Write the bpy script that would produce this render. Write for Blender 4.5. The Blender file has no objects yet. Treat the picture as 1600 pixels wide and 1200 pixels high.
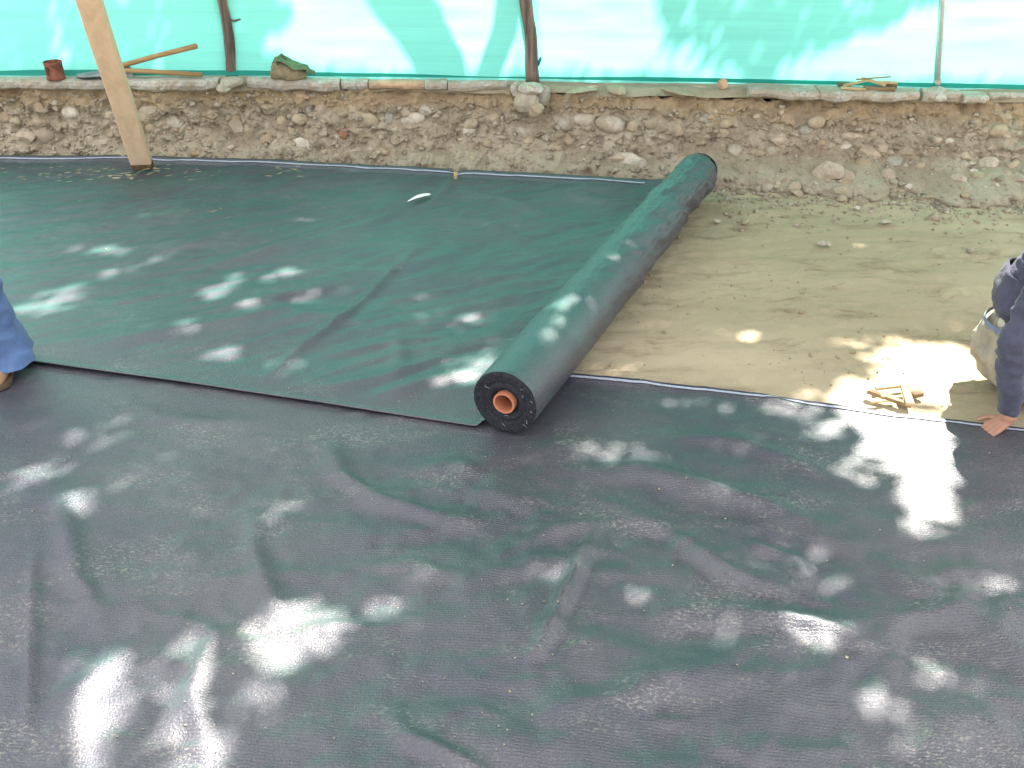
import bpy, bmesh, math, random
import numpy as np
from mathutils import Vector, Matrix

random.seed(7)
RNG = np.random.default_rng(11)
scene = bpy.context.scene
COL = scene.collection
R = math.radians

# ------------------------------------------------------------------ camera
EYE = 2.0
PITCH = R(31.5)
FPX = 1550.0                      # focal length in pixels of the 1600 px wide photograph
cam_data = bpy.data.cameras.new('camera')
cam_data.sensor_width = 36.0
cam_data.lens = 36.0 * FPX / 1600.0
cam_data.clip_start = 0.05
cam_data.clip_end = 2000.0
cam = bpy.data.objects.new('camera', cam_data)
cam.location = (0, 0, EYE)
cam.rotation_euler = (math.pi / 2 - PITCH, 0, 0)
COL.objects.link(cam)
scene.camera = cam

# ------------------------------------------------------------------ sky, sun, exposure
SUN_EL, SUN_AZ = R(56), R(38)     # azimuth measured from +Y towards +X
SUN = np.array([math.sin(SUN_AZ) * math.cos(SUN_EL), math.cos(SUN_AZ) * math.cos(SUN_EL), math.sin(SUN_EL)])
world = bpy.data.worlds.new('World')
scene.world = world
world.use_nodes = True
wn = world.node_tree
bg = wn.nodes['Background']
sky = wn.nodes.new('ShaderNodeTexSky')
sky.sky_type = 'NISHITA'
sky.sun_disc = False
sky.sun_elevation = SUN_EL
sky.sun_rotation = SUN_AZ
sky.air_density = 1.0
sky.dust_density = 2.5
# clear-sky colours toned down, plus an even white veil added for fill light
hs = wn.nodes.new('ShaderNodeHueSaturation')
hs.inputs['Saturation'].default_value = 0.55
wn.links.new(sky.outputs['Color'], hs.inputs['Color'])
veil = wn.nodes.new('ShaderNodeMix'); veil.data_type = 'RGBA'
veil.inputs[0].default_value = 0.55
veil.inputs[7].default_value = (8.0, 8.0, 7.9, 1.0)
wn.links.new(hs.outputs['Color'], veil.inputs[6])
wn.links.new(veil.outputs[2], bg.inputs['Color'])
bg.inputs['Strength'].default_value = 0.085
sun_data = bpy.data.lights.new('sun', 'SUN')
sun_data.energy = 5.0
sun_data.angle = R(0.75)
sun_data.color = (1.0, 0.955, 0.88)
sun = bpy.data.objects.new('sun', sun_data)
sun.rotation_euler = Vector(SUN).to_track_quat('Z', 'Y').to_euler()
sun.location = (8, 10, 20)
COL.objects.link(sun)
vs = scene.view_settings
vs.view_transform = 'Standard'
vs.look = 'None'
vs.exposure = 2.35
vs.gamma = 1.0
vs.use_curve_mapping = False
scene.cycles.max_bounces = 8
scene.cycles.transmission_bounces = 6
scene.cycles.sample_clamp_indirect = 6.0
scene.cycles.use_denoising = True

# ------------------------------------------------------------------ geometry helpers
SP, CP = math.sin(PITCH), math.cos(PITCH)

def ray(px, py):
    a = (px - 800.0) / FPX
    b = -(py - 600.0) / FPX
    return np.array([a, b * SP + CP, b * CP - SP])

def G(px, py, z=0.0):
    """point on the level z seen in that direction"""
    d = ray(px, py)
    t = (z - EYE) / d[2]
    return np.array([d[0] * t, d[1] * t, z])

def P(px, py, y):
    """point at forward distance y seen in that direction"""
    d = ray(px, py)
    t = y / d[1]
    return np.array([d[0] * t, y, EYE + d[2] * t])

def to_px(p):
    p = np.asarray(p, float)
    x, y, z = p[..., 0], p[..., 1], p[..., 2] - EYE
    depth = y * CP - z * SP
    depth = np.where(depth < 0.05, 0.05, depth)
    up = y * SP + z * CP
    return 800 + FPX * x / depth, 600 - FPX * up / depth

def hash3(ix, iy, iz, seed):
    h = (ix * 374761393 + iy * 668265263 + iz * 2147483647 + seed * 1274126177) & 0xFFFFFFFF
    h = ((h ^ (h >> 13)) * 1274126177) & 0xFFFFFFFF
    h = ((h ^ (h >> 16)) * 2246822519) & 0xFFFFFFFF
    h = h ^ (h >> 15)
    return (h & 0xFFFFFF) / float(0xFFFFFF)

def vnoise(p, scale=1.0, seed=0):
    p = np.asarray(p, float) * scale
    if p.shape[-1] == 2:
        p = np.concatenate([p, np.zeros(p.shape[:-1] + (1,))], -1)
    i = np.floor(p).astype(np.int64)
    f = p - i
    f = f * f * f * (f * (f * 6 - 15) + 10)
    out = 0
    for dx in (0, 1):
        for dy in (0, 1):
            for dz in (0, 1):
                w = (f[..., 0] if dx else 1 - f[..., 0]) * (f[..., 1] if dy else 1 - f[..., 1]) * (f[..., 2] if dz else 1 - f[..., 2])
                out = out + w * hash3(i[..., 0] + dx, i[..., 1] + dy, i[..., 2] + dz, seed)
    return out * 2 - 1

def fbm(p, scale=1.0, octaves=4, seed=0, gain=0.5):
    s, a, tot = 0, 1.0, 0.0
    for k in range(octaves):
        s = s + a * vnoise(p, scale * 2.03 ** k, seed + 17 * k)
        tot += a
        a *= gain
    return s / tot

def smooth(a, b, x):
    t = np.clip((x - a) / (b - a), 0, 1)
    return t * t * (3 - 2 * t)

def poly_dist(pts, line):
    """distance of 2D pts to a polyline, and the parameter 0..1 along it"""
    line = np.asarray(line, float)
    best = np.full(len(pts), 1e9)
    par = np.zeros(len(pts))
    n = len(line) - 1
    for k in range(n):
        a, b = line[k], line[k + 1]
        ab = b - a
        t = np.clip(((pts - a) @ ab) / max(ab @ ab, 1e-9), 0, 1)
        d = np.linalg.norm(pts - (a + t[:, None] * ab), axis=1)
        m = d < best
        best[m] = d[m]
        par[m] = (k + t[m]) / n
    return best, par

def mesh_from(name, verts, faces, smooth_shade=True):
    me = bpy.data.meshes.new(name)
    v = np.asarray(verts, np.float32)
    if isinstance(faces, np.ndarray):
        k = faces.shape[1]
        me.vertices.add(len(v))
        me.vertices.foreach_set('co', v.ravel())
        me.loops.add(faces.size)
        me.loops.foreach_set('vertex_index', faces.ravel().astype(np.int32))
        me.polygons.add(len(faces))
        me.polygons.foreach_set('loop_start', np.arange(0, faces.size, k, dtype=np.int32))
        me.update(calc_edges=True)
        me.validate()
    else:
        me.from_pydata([tuple(map(float, q)) for q in v], [], faces)
        me.update()
    if smooth_shade:
        me.polygons.foreach_set('use_smooth', np.ones(len(me.polygons), dtype=bool))
    return me

def link(name, me, mat=None, parent=None, loc=(0, 0, 0)):
    o = bpy.data.objects.new(name, me)
    COL.objects.link(o)
    o.location = loc
    if parent is not None:
        o.parent = parent
    if mat is not None and me is not None and not me.materials:
        me.materials.append(mat)
    return o

def obj(name, verts, faces, mat, parent=None, base=(0, 0, 0), sm=True):
    """verts are world coordinates; base is the thing's own base point (the parent's location for a part)"""
    base = np.asarray(base, float)
    me = mesh_from(name, np.asarray(verts, float) - base, faces, sm)
    return link(name, me, mat, parent, (0, 0, 0) if parent is not None else base)

def empty(name, loc):
    o = bpy.data.objects.new(name, None)
    o.empty_display_size = 0.1
    COL.objects.link(o)
    o.location = tuple(map(float, loc))
    return o

def tag(o, label=None, cat=None, group=None, kind=None):
    if label: o['label'] = label
    if cat: o['category'] = cat
    if group: o['group'] = group
    if kind: o['kind'] = kind
    return o

def grid_faces(nu, nv):
    a = np.arange(nu * nv).reshape(nv, nu)
    return np.stack([a[:-1, :-1].ravel(), a[:-1, 1:].ravel(), a[1:, 1:].ravel(), a[1:, :-1].ravel()], 1)

def tube(points, radii, n=10, cap=True, squash=None):
    pts = [np.asarray(p, float) for p in points]
    V, F = [], []
    up = np.array([0, 0, 1.0])
    for i, p in enumerate(pts):
        t = pts[min(i + 1, len(pts) - 1)] - pts[max(i - 1, 0)]
        t = t / np.linalg.norm(t)
        ref = up if abs(t[2]) < 0.9 else np.array([1.0, 0, 0])
        a = np.cross(t, ref); a /= np.linalg.norm(a)
        b = np.cross(t, a)
        for k in range(n):
            th = 2 * math.pi * k / n
            V.append(p + radii[i] * (math.cos(th) * a + math.sin(th) * b))
    for i in range(len(pts) - 1):
        for k in range(n):
            k2 = (k + 1) % n
            F.append((i * n + k, i * n + k2, (i + 1) * n + k2, (i + 1) * n + k))
    if cap:
        F.append(tuple(range(n))[::-1])
        F.append(tuple((len(pts) - 1) * n + k for k in range(n)))
    return V, F

def beam(a, b, w, t, side=None, taper=1.0, jitter=0.0, seg=1):
    """a squared timber from a to b: width w along side, thickness t; chamfered corners"""
    a, b = np.asarray(a, float), np.asarray(b, float)
    d = (b - a) / np.linalg.norm(b - a)
    s = np.array([1.0, 0, 0]) if side is None else np.asarray(side, float)
    s = s - (s @ d) * d; s /= np.linalg.norm(s)
    n = np.cross(d, s)
    V, F = [], []
    c = min(w, t) * 0.1
    prof = [(-w/2 + c, -t/2), (w/2 - c, -t/2), (w/2, -t/2 + c), (w/2, t/2 - c), (w/2 - c, t/2), (-w/2 + c, t/2), (-w/2, t/2 - c), (-w/2, -t/2 + c)]
    for i in range(seg + 1):
        f = i / seg
        p = a + (b - a) * f
        k = 1 + (taper - 1) * f
        j = s * random.uniform(-jitter, jitter) + n * random.uniform(-jitter, jitter)
        for (u, v) in prof:
            V.append(p + j + s * u * k + n * v * k)
    for i in range(seg):
        for k in range(8):
            k2 = (k + 1) % 8
            F.append((i * 8 + k, i * 8 + k2, (i + 1) * 8 + k2, (i + 1) * 8 + k))
    F.append(tuple(range(8))[::-1])
    F.append(tuple(seg * 8 + k for k in range(8)))
    return V, F

# ------------------------------------------------------------------ material helpers
class MB:
    def __init__(self, name):
        self.m = bpy.data.materials.new(name)
        self.m.use_nodes = True
        self.t = self.m.node_tree
        self.b = self.t.nodes['Principled BSDF']
        self.out = self.t.nodes['Material Output']
    def n(self, kind, **kw):
        nd = self.t.nodes.new(kind)
        for k, v in kw.items():
            setattr(nd, k, v)
        return nd
    def l(self, a, b):
        self.t.links.new(a, b)
    def put(self, sock, v):
        if hasattr(v, 'is_output'):
            self.l(v, sock)
        else:
            sock.default_value = v
    def pos(self, scale=(1, 1, 1), rot=(0, 0, 0), obj_space=False):
        if obj_space:
            src = self.n('ShaderNodeTexCoord').outputs['Object']
        else:
            src = self.n('ShaderNodeNewGeometry').outputs['Position']
        mp = self.n('ShaderNodeMapping')
        mp.inputs['Scale'].default_value = scale
        mp.inputs['Rotation'].default_value = rot
        self.l(src, mp.inputs['Vector'])
        return mp.outputs['Vector']
    def noise(self, vec, scale, detail=4, rough=0.55, dist=0.0):
        nd = self.n('ShaderNodeTexNoise')
        self.l(vec, nd.inputs['Vector'])
        nd.inputs['Scale'].default_value = scale
        nd.inputs['Detail'].default_value = detail
        nd.inputs['Roughness'].default_value = rough
        nd.inputs['Distortion'].default_value = dist
        return nd.outputs['Fac']
    def voro(self, vec, scale, feature='F1'):
        nd = self.n('ShaderNodeTexVoronoi', feature=feature)
        self.l(vec, nd.inputs['Vector'])
        nd.inputs['Scale'].default_value = scale
        return nd
    def ramp(self, fac, a, b, ca=0.0, cb=1.0):
        nd = self.n('ShaderNodeMapRange', interpolation_type='SMOOTHSTEP')
        self.put(nd.inputs['Value'], fac)
        nd.inputs['From Min'].default_value = a
        nd.inputs['From Max'].default_value = b
        nd.inputs['To Min'].default_value = ca
        nd.inputs['To Max'].default_value = cb
        return nd.outputs['Result']
    def math(self, op, a, b=0.0):
        nd = self.n('ShaderNodeMath', operation=op)
        self.put(nd.inputs[0], a)
        self.put(nd.inputs[1], b)
        return nd.outputs[0]
    def mix(self, fac, a, b):
        nd = self.n('ShaderNodeMix', data_type='RGBA')
        self.put(nd.inputs[0], fac)
        for s, v in ((nd.inputs[6], a), (nd.inputs[7], b)):
            if hasattr(v, 'is_output'):
                self.l(v, s)
            else:
                s.default_value = (*v, 1.0)
        return nd.outputs[2]
    def bump(self, h, strength, dist, prev=None):
        nd = self.n('ShaderNodeBump')
        nd.inputs['Strength'].default_value = strength
        nd.inputs['Distance'].default_value = dist
        self.l(h, nd.inputs['Height'])
        if prev is not None:
            self.l(prev, nd.inputs['Normal'])
        return nd.outputs['Normal']
    def done(self, col=None, rough=0.8, spec=0.3, normal=None, **kw):
        if col is not None:
            if hasattr(col, 'is_output'):
                self.l(col, self.b.inputs['Base Color'])
            else:
                self.b.inputs['Base Color'].default_value = (*col, 1.0)
        self.put(self.b.inputs['Roughness'], rough)
        self.put(self.b.inputs['Specular IOR Level'], spec)
        if normal is not None:
            self.l(normal, self.b.inputs['Normal'])
        for k, v in kw.items():
            self.put(self.b.inputs[k.replace('_', ' ')], v)
        return self.m

def mat_cloth(name, green=0.5, dusty=1.0, rot=0.0, kt=1.0, TEAL=(0.014, 0.086, 0.072), km=0.40):
    m = MB(name)
    GREY_SHEEN = (0.028, 0.026, 0.043)
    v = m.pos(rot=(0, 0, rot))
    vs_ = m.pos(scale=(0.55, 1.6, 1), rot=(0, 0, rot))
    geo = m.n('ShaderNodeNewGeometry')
    # green and grey yarns, with the grey sky sheen painted in by slope and noise
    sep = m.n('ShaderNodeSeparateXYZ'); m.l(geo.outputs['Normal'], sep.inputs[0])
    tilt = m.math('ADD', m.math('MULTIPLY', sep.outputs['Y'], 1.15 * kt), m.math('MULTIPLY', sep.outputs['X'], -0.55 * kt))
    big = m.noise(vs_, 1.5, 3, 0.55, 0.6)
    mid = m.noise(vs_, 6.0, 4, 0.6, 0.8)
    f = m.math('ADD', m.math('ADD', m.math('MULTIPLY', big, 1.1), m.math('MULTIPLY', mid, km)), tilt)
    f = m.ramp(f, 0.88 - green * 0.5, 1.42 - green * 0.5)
    col = m.mix(f, GREY_SHEEN, TEAL)
    # fine yarn grain, its pale flecks painted in for sunlit glints
    grain = m.noise(v, 240, 2, 0.75)
    col = m.mix(m.ramp(grain, 0.48, 0.68, 0, 0.55), col, (0.115, 0.12, 0.124))
    # dry soil dust and sand rubbed into the cloth
    dv = m.pos(scale=(0.8, 1.5, 1), rot=(0, 0, rot + 0.2))
    patch = m.ramp(m.noise(dv, 3.2, 5, 0.65, 0.4), 0.46, 0.70)
    grit = m.ramp(m.noise(dv, 95, 3, 0.75), 0.50, 0.66)
    dust = m.math('MULTIPLY', m.math('MULTIPLY', patch, grit), 0.62 * dusty)
    veil = m.math('MULTIPLY', m.ramp(m.noise(v, 1.3, 4, 0.6), 0.35, 0.75), 0.11 * dusty)
    col = m.mix(m.math('ADD', dust, veil), col, (0.36, 0.33, 0.26))
    # weave relief: ribs across and yarn bumps
    wv = m.n('ShaderNodeTexWave', wave_type='BANDS', bands_direction='Y')
    m.l(v, wv.inputs['Vector'])
    wv.inputs['Scale'].default_value = 34
    wv.inputs['Distortion'].default_value = 1.2
    wv.inputs['Detail'].default_value = 1
    b1 = m.bump(wv.outputs['Fac'], 0.16, 0.003)
    b2 = m.bump(m.noise(v, 190, 2, 0.7), 0.58, 0.005, b1)
    rgh = m.ramp(m.noise(v, 150, 2), 0.3, 0.7, 0.30, 0.50)
    return m.done(col, rgh, 0.95, b2)

def mat_soil(name, a, b, c, scale=1.0, stretch=(1, 1, 1), bump=0.5):
    m = MB(name)
    v = m.pos()
    vst = m.pos(scale=stretch)
    big = m.noise(vst, 1.6 * scale, 5, 0.6, 0.3)
    mid = m.noise(vst, 7 * scale, 6, 0.65)
    fine = m.noise(v, 70, 5, 0.7)
    col = m.mix(m.ramp(big, 0.35, 0.65), a, b)
    col = m.mix(m.ramp(mid, 0.56, 0.74), col, c)
    col = m.mix(m.ramp(fine, 0.35, 0.75, 0, 0.45), col, (b[0] * 1.35, b[1] * 1.33, b[2] * 1.3))
    h = m.math('ADD', m.math('MULTIPLY', mid, 0.6), m.math('MULTIPLY', fine, 0.4))
    return m.done(col, 0.95, 0.1, m.bump(h, bump, 0.02))

def mat_stone(name, col, var=0.25, rough=0.85):
    m = MB(name)
    v = m.pos()
    n1 = m.noise(v, 18, 5, 0.6)
    n2 = m.noise(v, 110, 4, 0.7)
    dark = tuple(c * (1 - var) for c in col)
    lite = tuple(min(1, c * (1 + var * 0.8)) for c in col)
    c = m.mix(m.ramp(n1, 0.3, 0.7), dark, lite)
    c = m.mix(m.ramp(n2, 0.42, 0.70, 0, 0.6), c, (0.34, 0.26, 0.17))
    c = m.mix(m.ramp(m.noise(v, 7, 4, 0.6), 0.42, 0.66, 0, 0.65), c, (0.31, 0.235, 0.155))
    return m.done(c, rough, 0.2, m.bump(n2, 0.6, 0.010))

def mat_wood(name, col, dark, scale=1.0, axis='Z', rough=0.75):
    m = MB(name)
    st = {'X': (1.5, 24, 24), 'Y': (24, 1.5, 24), 'Z': (24, 24, 1.5)}[axis]
    v = m.pos(scale=tuple(s * scale for s in st), obj_space=True)
    g = m.noise(v, 1.2, 5, 0.6, 0.8)
    v2 = m.pos(obj_space=True)
    blot = m.noise(v2, 4, 4, 0.6)
    c = m.mix(m.ramp(g, 0.35, 0.7), col, dark)
    c = m.mix(m.ramp(blot, 0.5, 0.75, 0, 0.4), c, tuple(x * 0.72 for x in col))
    return m.done(c, rough, 0.25, m.bump(g, 0.25, 0.004))

def mat_plain(name, col, rough=0.8, spec=0.25, var=0.15, scale=25, bump=0.15, **kw):
    m = MB(name)
    v = m.pos(obj_space=True)
    n1 = m.noise(v, scale, 5, 0.6)
    c = m.mix(m.ramp(n1, 0.3, 0.7), tuple(x * (1 - var) for x in col), tuple(min(1, x * (1 + var)) for x in col))
    return m.done(c, rough, spec, m.bump(n1, bump, 0.01), **kw)

M = {}
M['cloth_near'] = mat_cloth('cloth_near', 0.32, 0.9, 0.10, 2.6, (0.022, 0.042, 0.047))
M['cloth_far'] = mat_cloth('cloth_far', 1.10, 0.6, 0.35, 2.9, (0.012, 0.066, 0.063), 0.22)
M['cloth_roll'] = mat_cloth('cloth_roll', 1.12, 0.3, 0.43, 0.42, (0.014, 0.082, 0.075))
M['selvage'] = mat_plain('selvage_white', (0.33, 0.35, 0.42), 0.6, 0.3, 0.12, 60)
M['hem'] = mat_plain('hem_dark', (0.028, 0.032, 0.050), 0.6, 0.4, 0.2, 60)
M['roll_end'] = None
M['ground'] = None

# pit floor: pale khaki soil with darker damp smears
def mat_ground():
    m = MB('pit_soil')
    v = m.pos()
    vst = m.pos(scale=(0.55, 1.5, 1), rot=(0, 0, -0.08))
    big = m.noise(vst, 1.1, 4, 0.6, 0.3)
    smear = m.noise(vst, 5.5, 8, 0.74, 0.6)
    zone = m.noise(vst, 1.9, 3, 0.5)
    fine = m.noise(v, 90, 4, 0.7)
    peb = m.voro(v, 55)
    col = m.mix(m.ramp(big, 0.35, 0.68), (0.345, 0.285, 0.185), (0.425, 0.345, 0.235))
    damp = m.math('MULTIPLY', m.ramp(smear, 0.47, 0.68), m.ramp(zone, 0.38, 0.56))
    col = m.mix(m.math('MULTIPLY', damp, 0.9), col, (0.20, 0.142, 0.09))
    col = m.mix(m.ramp(fine, 0.5, 0.78, 0, 0.35), col, (0.50, 0.43, 0.32))
    col = m.mix(m.ramp(peb.outputs['Distance'], 0.05, 0.14, 0.25, 0), col, (0.45, 0.42, 0.33))
    h = m.math('ADD', m.math('MULTIPLY', smear, 0.7), m.math('MULTIPLY', fine, 0.3))
    return m.done(col, 0.93, 0.12, m.bump(h, 0.45, 0.02))
M['ground'] = mat_ground()

def mat_bank():
    m = MB('bank_earth')
    v = m.pos()
    geo = m.n('ShaderNodeNewGeometry')
    sep = m.n('ShaderNodeSeparateXYZ'); m.l(geo.outputs['Position'], sep.inputs[0])
    n1 = m.noise(m.pos(scale=(1, 1, 2)), 4, 5, 0.6, 0.4)
    n2 = m.noise(v, 22, 5, 0.7)
    n3 = m.noise(v, 85, 4, 0.75)
    col = m.mix(m.ramp(n1, 0.35, 0.66), (0.34, 0.268, 0.187), (0.50, 0.42, 0.315))
    # an ochre clay layer right below the concrete
    lay = m.ramp(m.math('ADD', sep.outputs['Z'], m.math('MULTIPLY', m.math('SUBTRACT', n1, 0.5), 0.22)), 0.27, 0.34)
    col = m.mix(m.math('MULTIPLY', lay, 0.75), col, (0.40, 0.285, 0.16))
    # grey mortary dust near the foot
    foot = m.ramp(m.math('ADD', sep.outputs['Z'], m.math('MULTIPLY', m.math('SUBTRACT', n2, 0.5), 0.12)), 0.13, 0.03)
    col = m.mix(m.math('MULTIPLY', foot, 0.55), col, (0.42, 0.36, 0.27))
    col = m.mix(m.ramp(n2, 0.54, 0.72, 0, 0.6), col, (0.43, 0.36, 0.265))
    col = m.mix(m.ramp(n3, 0.58, 0.74, 0, 0.75), col, (0.54, 0.47, 0.37))
    col = m.mix(m.ramp(n3, 0.44, 0.30, 0, 0.55), col, (0.13, 0.095, 0.062))
    h = m.math('ADD', m.math('MULTIPLY', n2, 0.5), m.math('MULTIPLY', n3, 0.5))
    return m.done(col, 0.96, 0.08, m.bump(h, 0.9, 0.03))
M['bank'] = mat_bank()

def mat_concrete():
    m = MB('old_concrete')
    v = m.pos()
    n1 = m.noise(v, 5, 5, 0.65)
    n2 = m.noise(v, 60, 5, 0.7)
    col = m.mix(m.ramp(n1, 0.35, 0.65), (0.36, 0.335, 0.285), (0.50, 0.475, 0.42))
    col = m.mix(m.ramp(n2, 0.45, 0.68, 0, 0.75), col, (0.22, 0.19, 0.15))
    col = m.mix(m.ramp(m.noise(v, 14, 5, 0.7), 0.42, 0.6, 0, 0.7), col, (0.33, 0.265, 0.185))
    col = m.mix(m.ramp(m.noise(v, 9, 4), 0.58, 0.72, 0, 0.5), col, (0.16, 0.17, 0.10))
    return m.done(col, 0.92, 0.15, m.bump(n2, 0.6, 0.012))
M['concrete'] = mat_concrete()

def mat_tarp(name, col, k_tr=0.75):
    m = MB(name)
    v = m.pos(scale=(0.25, 1, 9))
    st = m.noise(v, 2.2, 4, 0.6)
    v3 = m.pos(scale=(0.6, 1, 30))
    st2 = m.noise(v3, 2.0, 3, 0.6)
    s = m.math('ADD', m.math('MULTIPLY', st, 0.6), m.math('MULTIPLY', st2, 0.4))
    c = m.mix(m.ramp(s, 0.3, 0.7), tuple(x * 0.92 for x in col), tuple(min(1.0, x * 1.05) for x in col))
    tr = m.n('ShaderNodeBsdfTranslucent')
    m.l(c, tr.inputs['Color'])
    m.done(c, 0.5, 0.3, m.bump(s, 0.12, 0.02))
    mx = m.n('ShaderNodeMixShader')
    mx.inputs[0].default_value = k_tr
    m.l(m.b.outputs[0], mx.inputs[1])
    m.l(tr.outputs[0], mx.inputs[2])
    m.l(mx.outputs[0], m.out.inputs['Surface'])
    return m.m
M['tarp'] = mat_tarp('tarp_green', (0.205, 0.67, 0.585), 0.80)
M['tarp_hem'] = mat_tarp('tarp_green_double', (0.02, 0.26, 0.21), 0.35)

def mat_leaf():
    m = MB('leaf')
    v = m.pos()
    n1 = m.noise(v, 3, 3)
    c = m.mix(n1, (0.045, 0.085, 0.022), (0.085, 0.135, 0.040))
    tr = m.n('ShaderNodeBsdfTranslucent')
    m.l(c, tr.inputs['Color'])
    m.done(c, 0.55, 0.3)
    mx = m.n('ShaderNodeMixShader')
    mx.inputs[0].default_value = 0.35
    m.l(m.b.outputs[0], mx.inputs[1]); m.l(tr.outputs[0], mx.inputs[2])
    m.l(mx.outputs[0], m.out.inputs['Surface'])
    return m.m
M['leaf'] = mat_leaf()
M['bark'] = mat_wood('bark', (0.17, 0.13, 0.095), (0.07, 0.05, 0.035), 0.6)
M['post_bark'] = mat_wood('post_bark', (0.20, 0.145, 0.115), (0.06, 0.045, 0.038), 1.3)
M['timber'] = mat_wood('timber', (0.68, 0.485, 0.32), (0.58, 0.40, 0.25), 0.6)
M['timber_end'] = mat_wood('timber_wet_end', (0.15, 0.095, 0.045), (0.09, 0.055, 0.028), 1.0)
M['handle_wood'] = mat_wood('handle_wood', (0.36, 0.235, 0.105), (0.26, 0.16, 0.07), 0.8, 'X')
M['scrap_wood'] = mat_wood('scrap_wood', (0.50, 0.36, 0.20), (0.36, 0.24, 0.12), 1.0, 'X')
M['scrap_wood_dark'] = mat_wood('scrap_wood_dark', (0.27, 0.18, 0.10), (0.16, 0.10, 0.055), 1.0, 'X')
M['steel'] = mat_plain('galvanised', (0.50, 0.53, 0.52), 0.45, 0.5, 0.1, 15, 0.05, Metallic=0.35)
M['shovel_steel'] = mat_plain('shovel_steel', (0.20, 0.22, 0.22), 0.55, 0.4, 0.3, 12, 0.1, Metallic=0.3)
M['rust'] = mat_plain('rusty_can', (0.19, 0.075, 0.05), 0.9, 0.15, 0.45, 22, 0.4)
M['canvas'] = mat_plain('olive_canvas', (0.20, 0.165, 0.10), 0.95, 0.1, 0.25, 30, 0.4)
M['canvas_green'] = mat_plain('green_canvas', (0.11, 0.155, 0.085), 0.95, 0.1, 0.25, 30, 0.4)
M['core'] = mat_plain('core_tube', (0.45, 0.17, 0.09), 0.6, 0.3, 0.08, 10, 0.05)
M['core_in'] = mat_plain('core_tube_inside', (0.46, 0.17, 0.09), 0.7, 0.2, 0.08, 10, 0.05)
M['brick'] = mat_stone('brick_red', (0.34, 0.145, 0.085), 0.3)
M['brick_pale'] = mat_stone('brick_pale', (0.50, 0.33, 0.22), 0.2)
M['stones'] = [mat_stone('cobble_%s' % n, c) for n, c in (
    ('tan', (0.42, 0.34, 0.24)), ('grey', (0.39, 0.34, 0.275)), ('white', (0.54, 0.48, 0.40)),
    ('blue', (0.36, 0.345, 0.30)), ('olive', (0.36, 0.32, 0.22)), ('rose', (0.46, 0.37, 0.285)), ('earth', (0.36, 0.27, 0.18)))]
M['gravel'] = mat_stone('gravel', (0.38, 0.33, 0.26), 0.45)
M['grain'] = mat_stone('grain', (0.48, 0.43, 0.32), 0.35)
M['straw'] = mat_plain('straw', (0.40, 0.34, 0.17), 0.8, 0.2, 0.2, 40)
M['white_plastic'] = mat_plain('white_plastic', (0.85, 0.85, 0.82), 0.35, 0.5, 0.03, 20, 0.02)
M['skin'] = mat_plain('skin', (0.33, 0.165, 0.105), 0.55, 0.4, 0.08, 40, 0.05)
M['hair'] = mat_plain('hair', (0.025, 0.02, 0.018), 0.6, 0.4, 0.2, 80)
def mat_fabric(name, col, rough=0.95, var=0.18, scale=14):
    m = MB(name)
    v = m.pos(obj_space=True)
    n1 = m.noise(v, scale, 4, 0.6, 0.5)
    n2 = m.noise(v, 260, 2, 0.6)
    c = m.mix(m.ramp(n1, 0.3, 0.7), tuple(x * (1 - var) for x in col), tuple(min(1, x * (1 + var)) for x in col))
    c = m.mix(m.ramp(n2, 0.4, 0.7, 0, 0.25), c, tuple(min(1, x * 1.5) for x in col))
    b1 = m.bump(n1, 0.4, 0.02)
    return m.done(c, rough, 0.1, m.bump(n2, 0.3, 0.002, b1), Sheen_Weight=0.15)
M['navy'] = mat_fabric('navy_knit', (0.058, 0.059, 0.088))
M['khaki'] = mat_fabric('khaki_cotton', (0.25, 0.222, 0.172))
M['undershirt'] = mat_fabric('undershirt', (0.42, 0.38, 0.30))
M['belt'] = mat_fabric('belt_blue', (0.13, 0.17, 0.25))
M['denim'] = mat_fabric('denim', (0.080, 0.132, 0.255), 0.9, 0.25, 7)
M['denim_seam'] = mat_fabric('denim_seam', (0.14, 0.21, 0.36))
M['grey_shirt'] = mat_fabric('grey_shirt', (0.28, 0.28, 0.30))
M['boot'] = mat_plain('tan_boot', (0.33, 0.20, 0.11), 0.7, 0.3, 0.12, 20)
M['sole'] = mat_plain('boot_sole', (0.09, 0.06, 0.04), 0.8, 0.2, 0.2, 20)

def mat_roll_end():
    m = MB('roll_end')
    tc = m.n('ShaderNodeTexCoord')
    v = tc.outputs['Object']
    n1 = m.noise(v, 160, 3, 0.7)
    n2 = m.noise(v, 30, 3, 0.6)
    c = m.mix(m.ramp(n1, 0.35, 0.72), (0.008, 0.009, 0.014), (0.036, 0.038, 0.046))
    c = m.mix(m.ramp(n2, 0.5, 0.7, 0, 0.4), c, (0.018, 0.022, 0.028))
    return m.done(c, 0.75, 0.3, m.bump(n1, 0.9, 0.004))
M['roll_end'] = mat_roll_end()

# ------------------------------------------------------------------ pit floor
ZB = 0.40           # underside of the concrete on top of the bank
ZT = 0.46           # top of the bank
def axis_coords(lo, hi, step, far):
    core = np.arange(lo, hi + 1e-6, step)
    ext = []
    d, s = 0, step
    while d < far:
        s *= 1.6
        d += s
        ext.append(d)
    return np.concatenate([(lo - np.array(ext))[::-1], core, hi + np.array(ext)])

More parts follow.
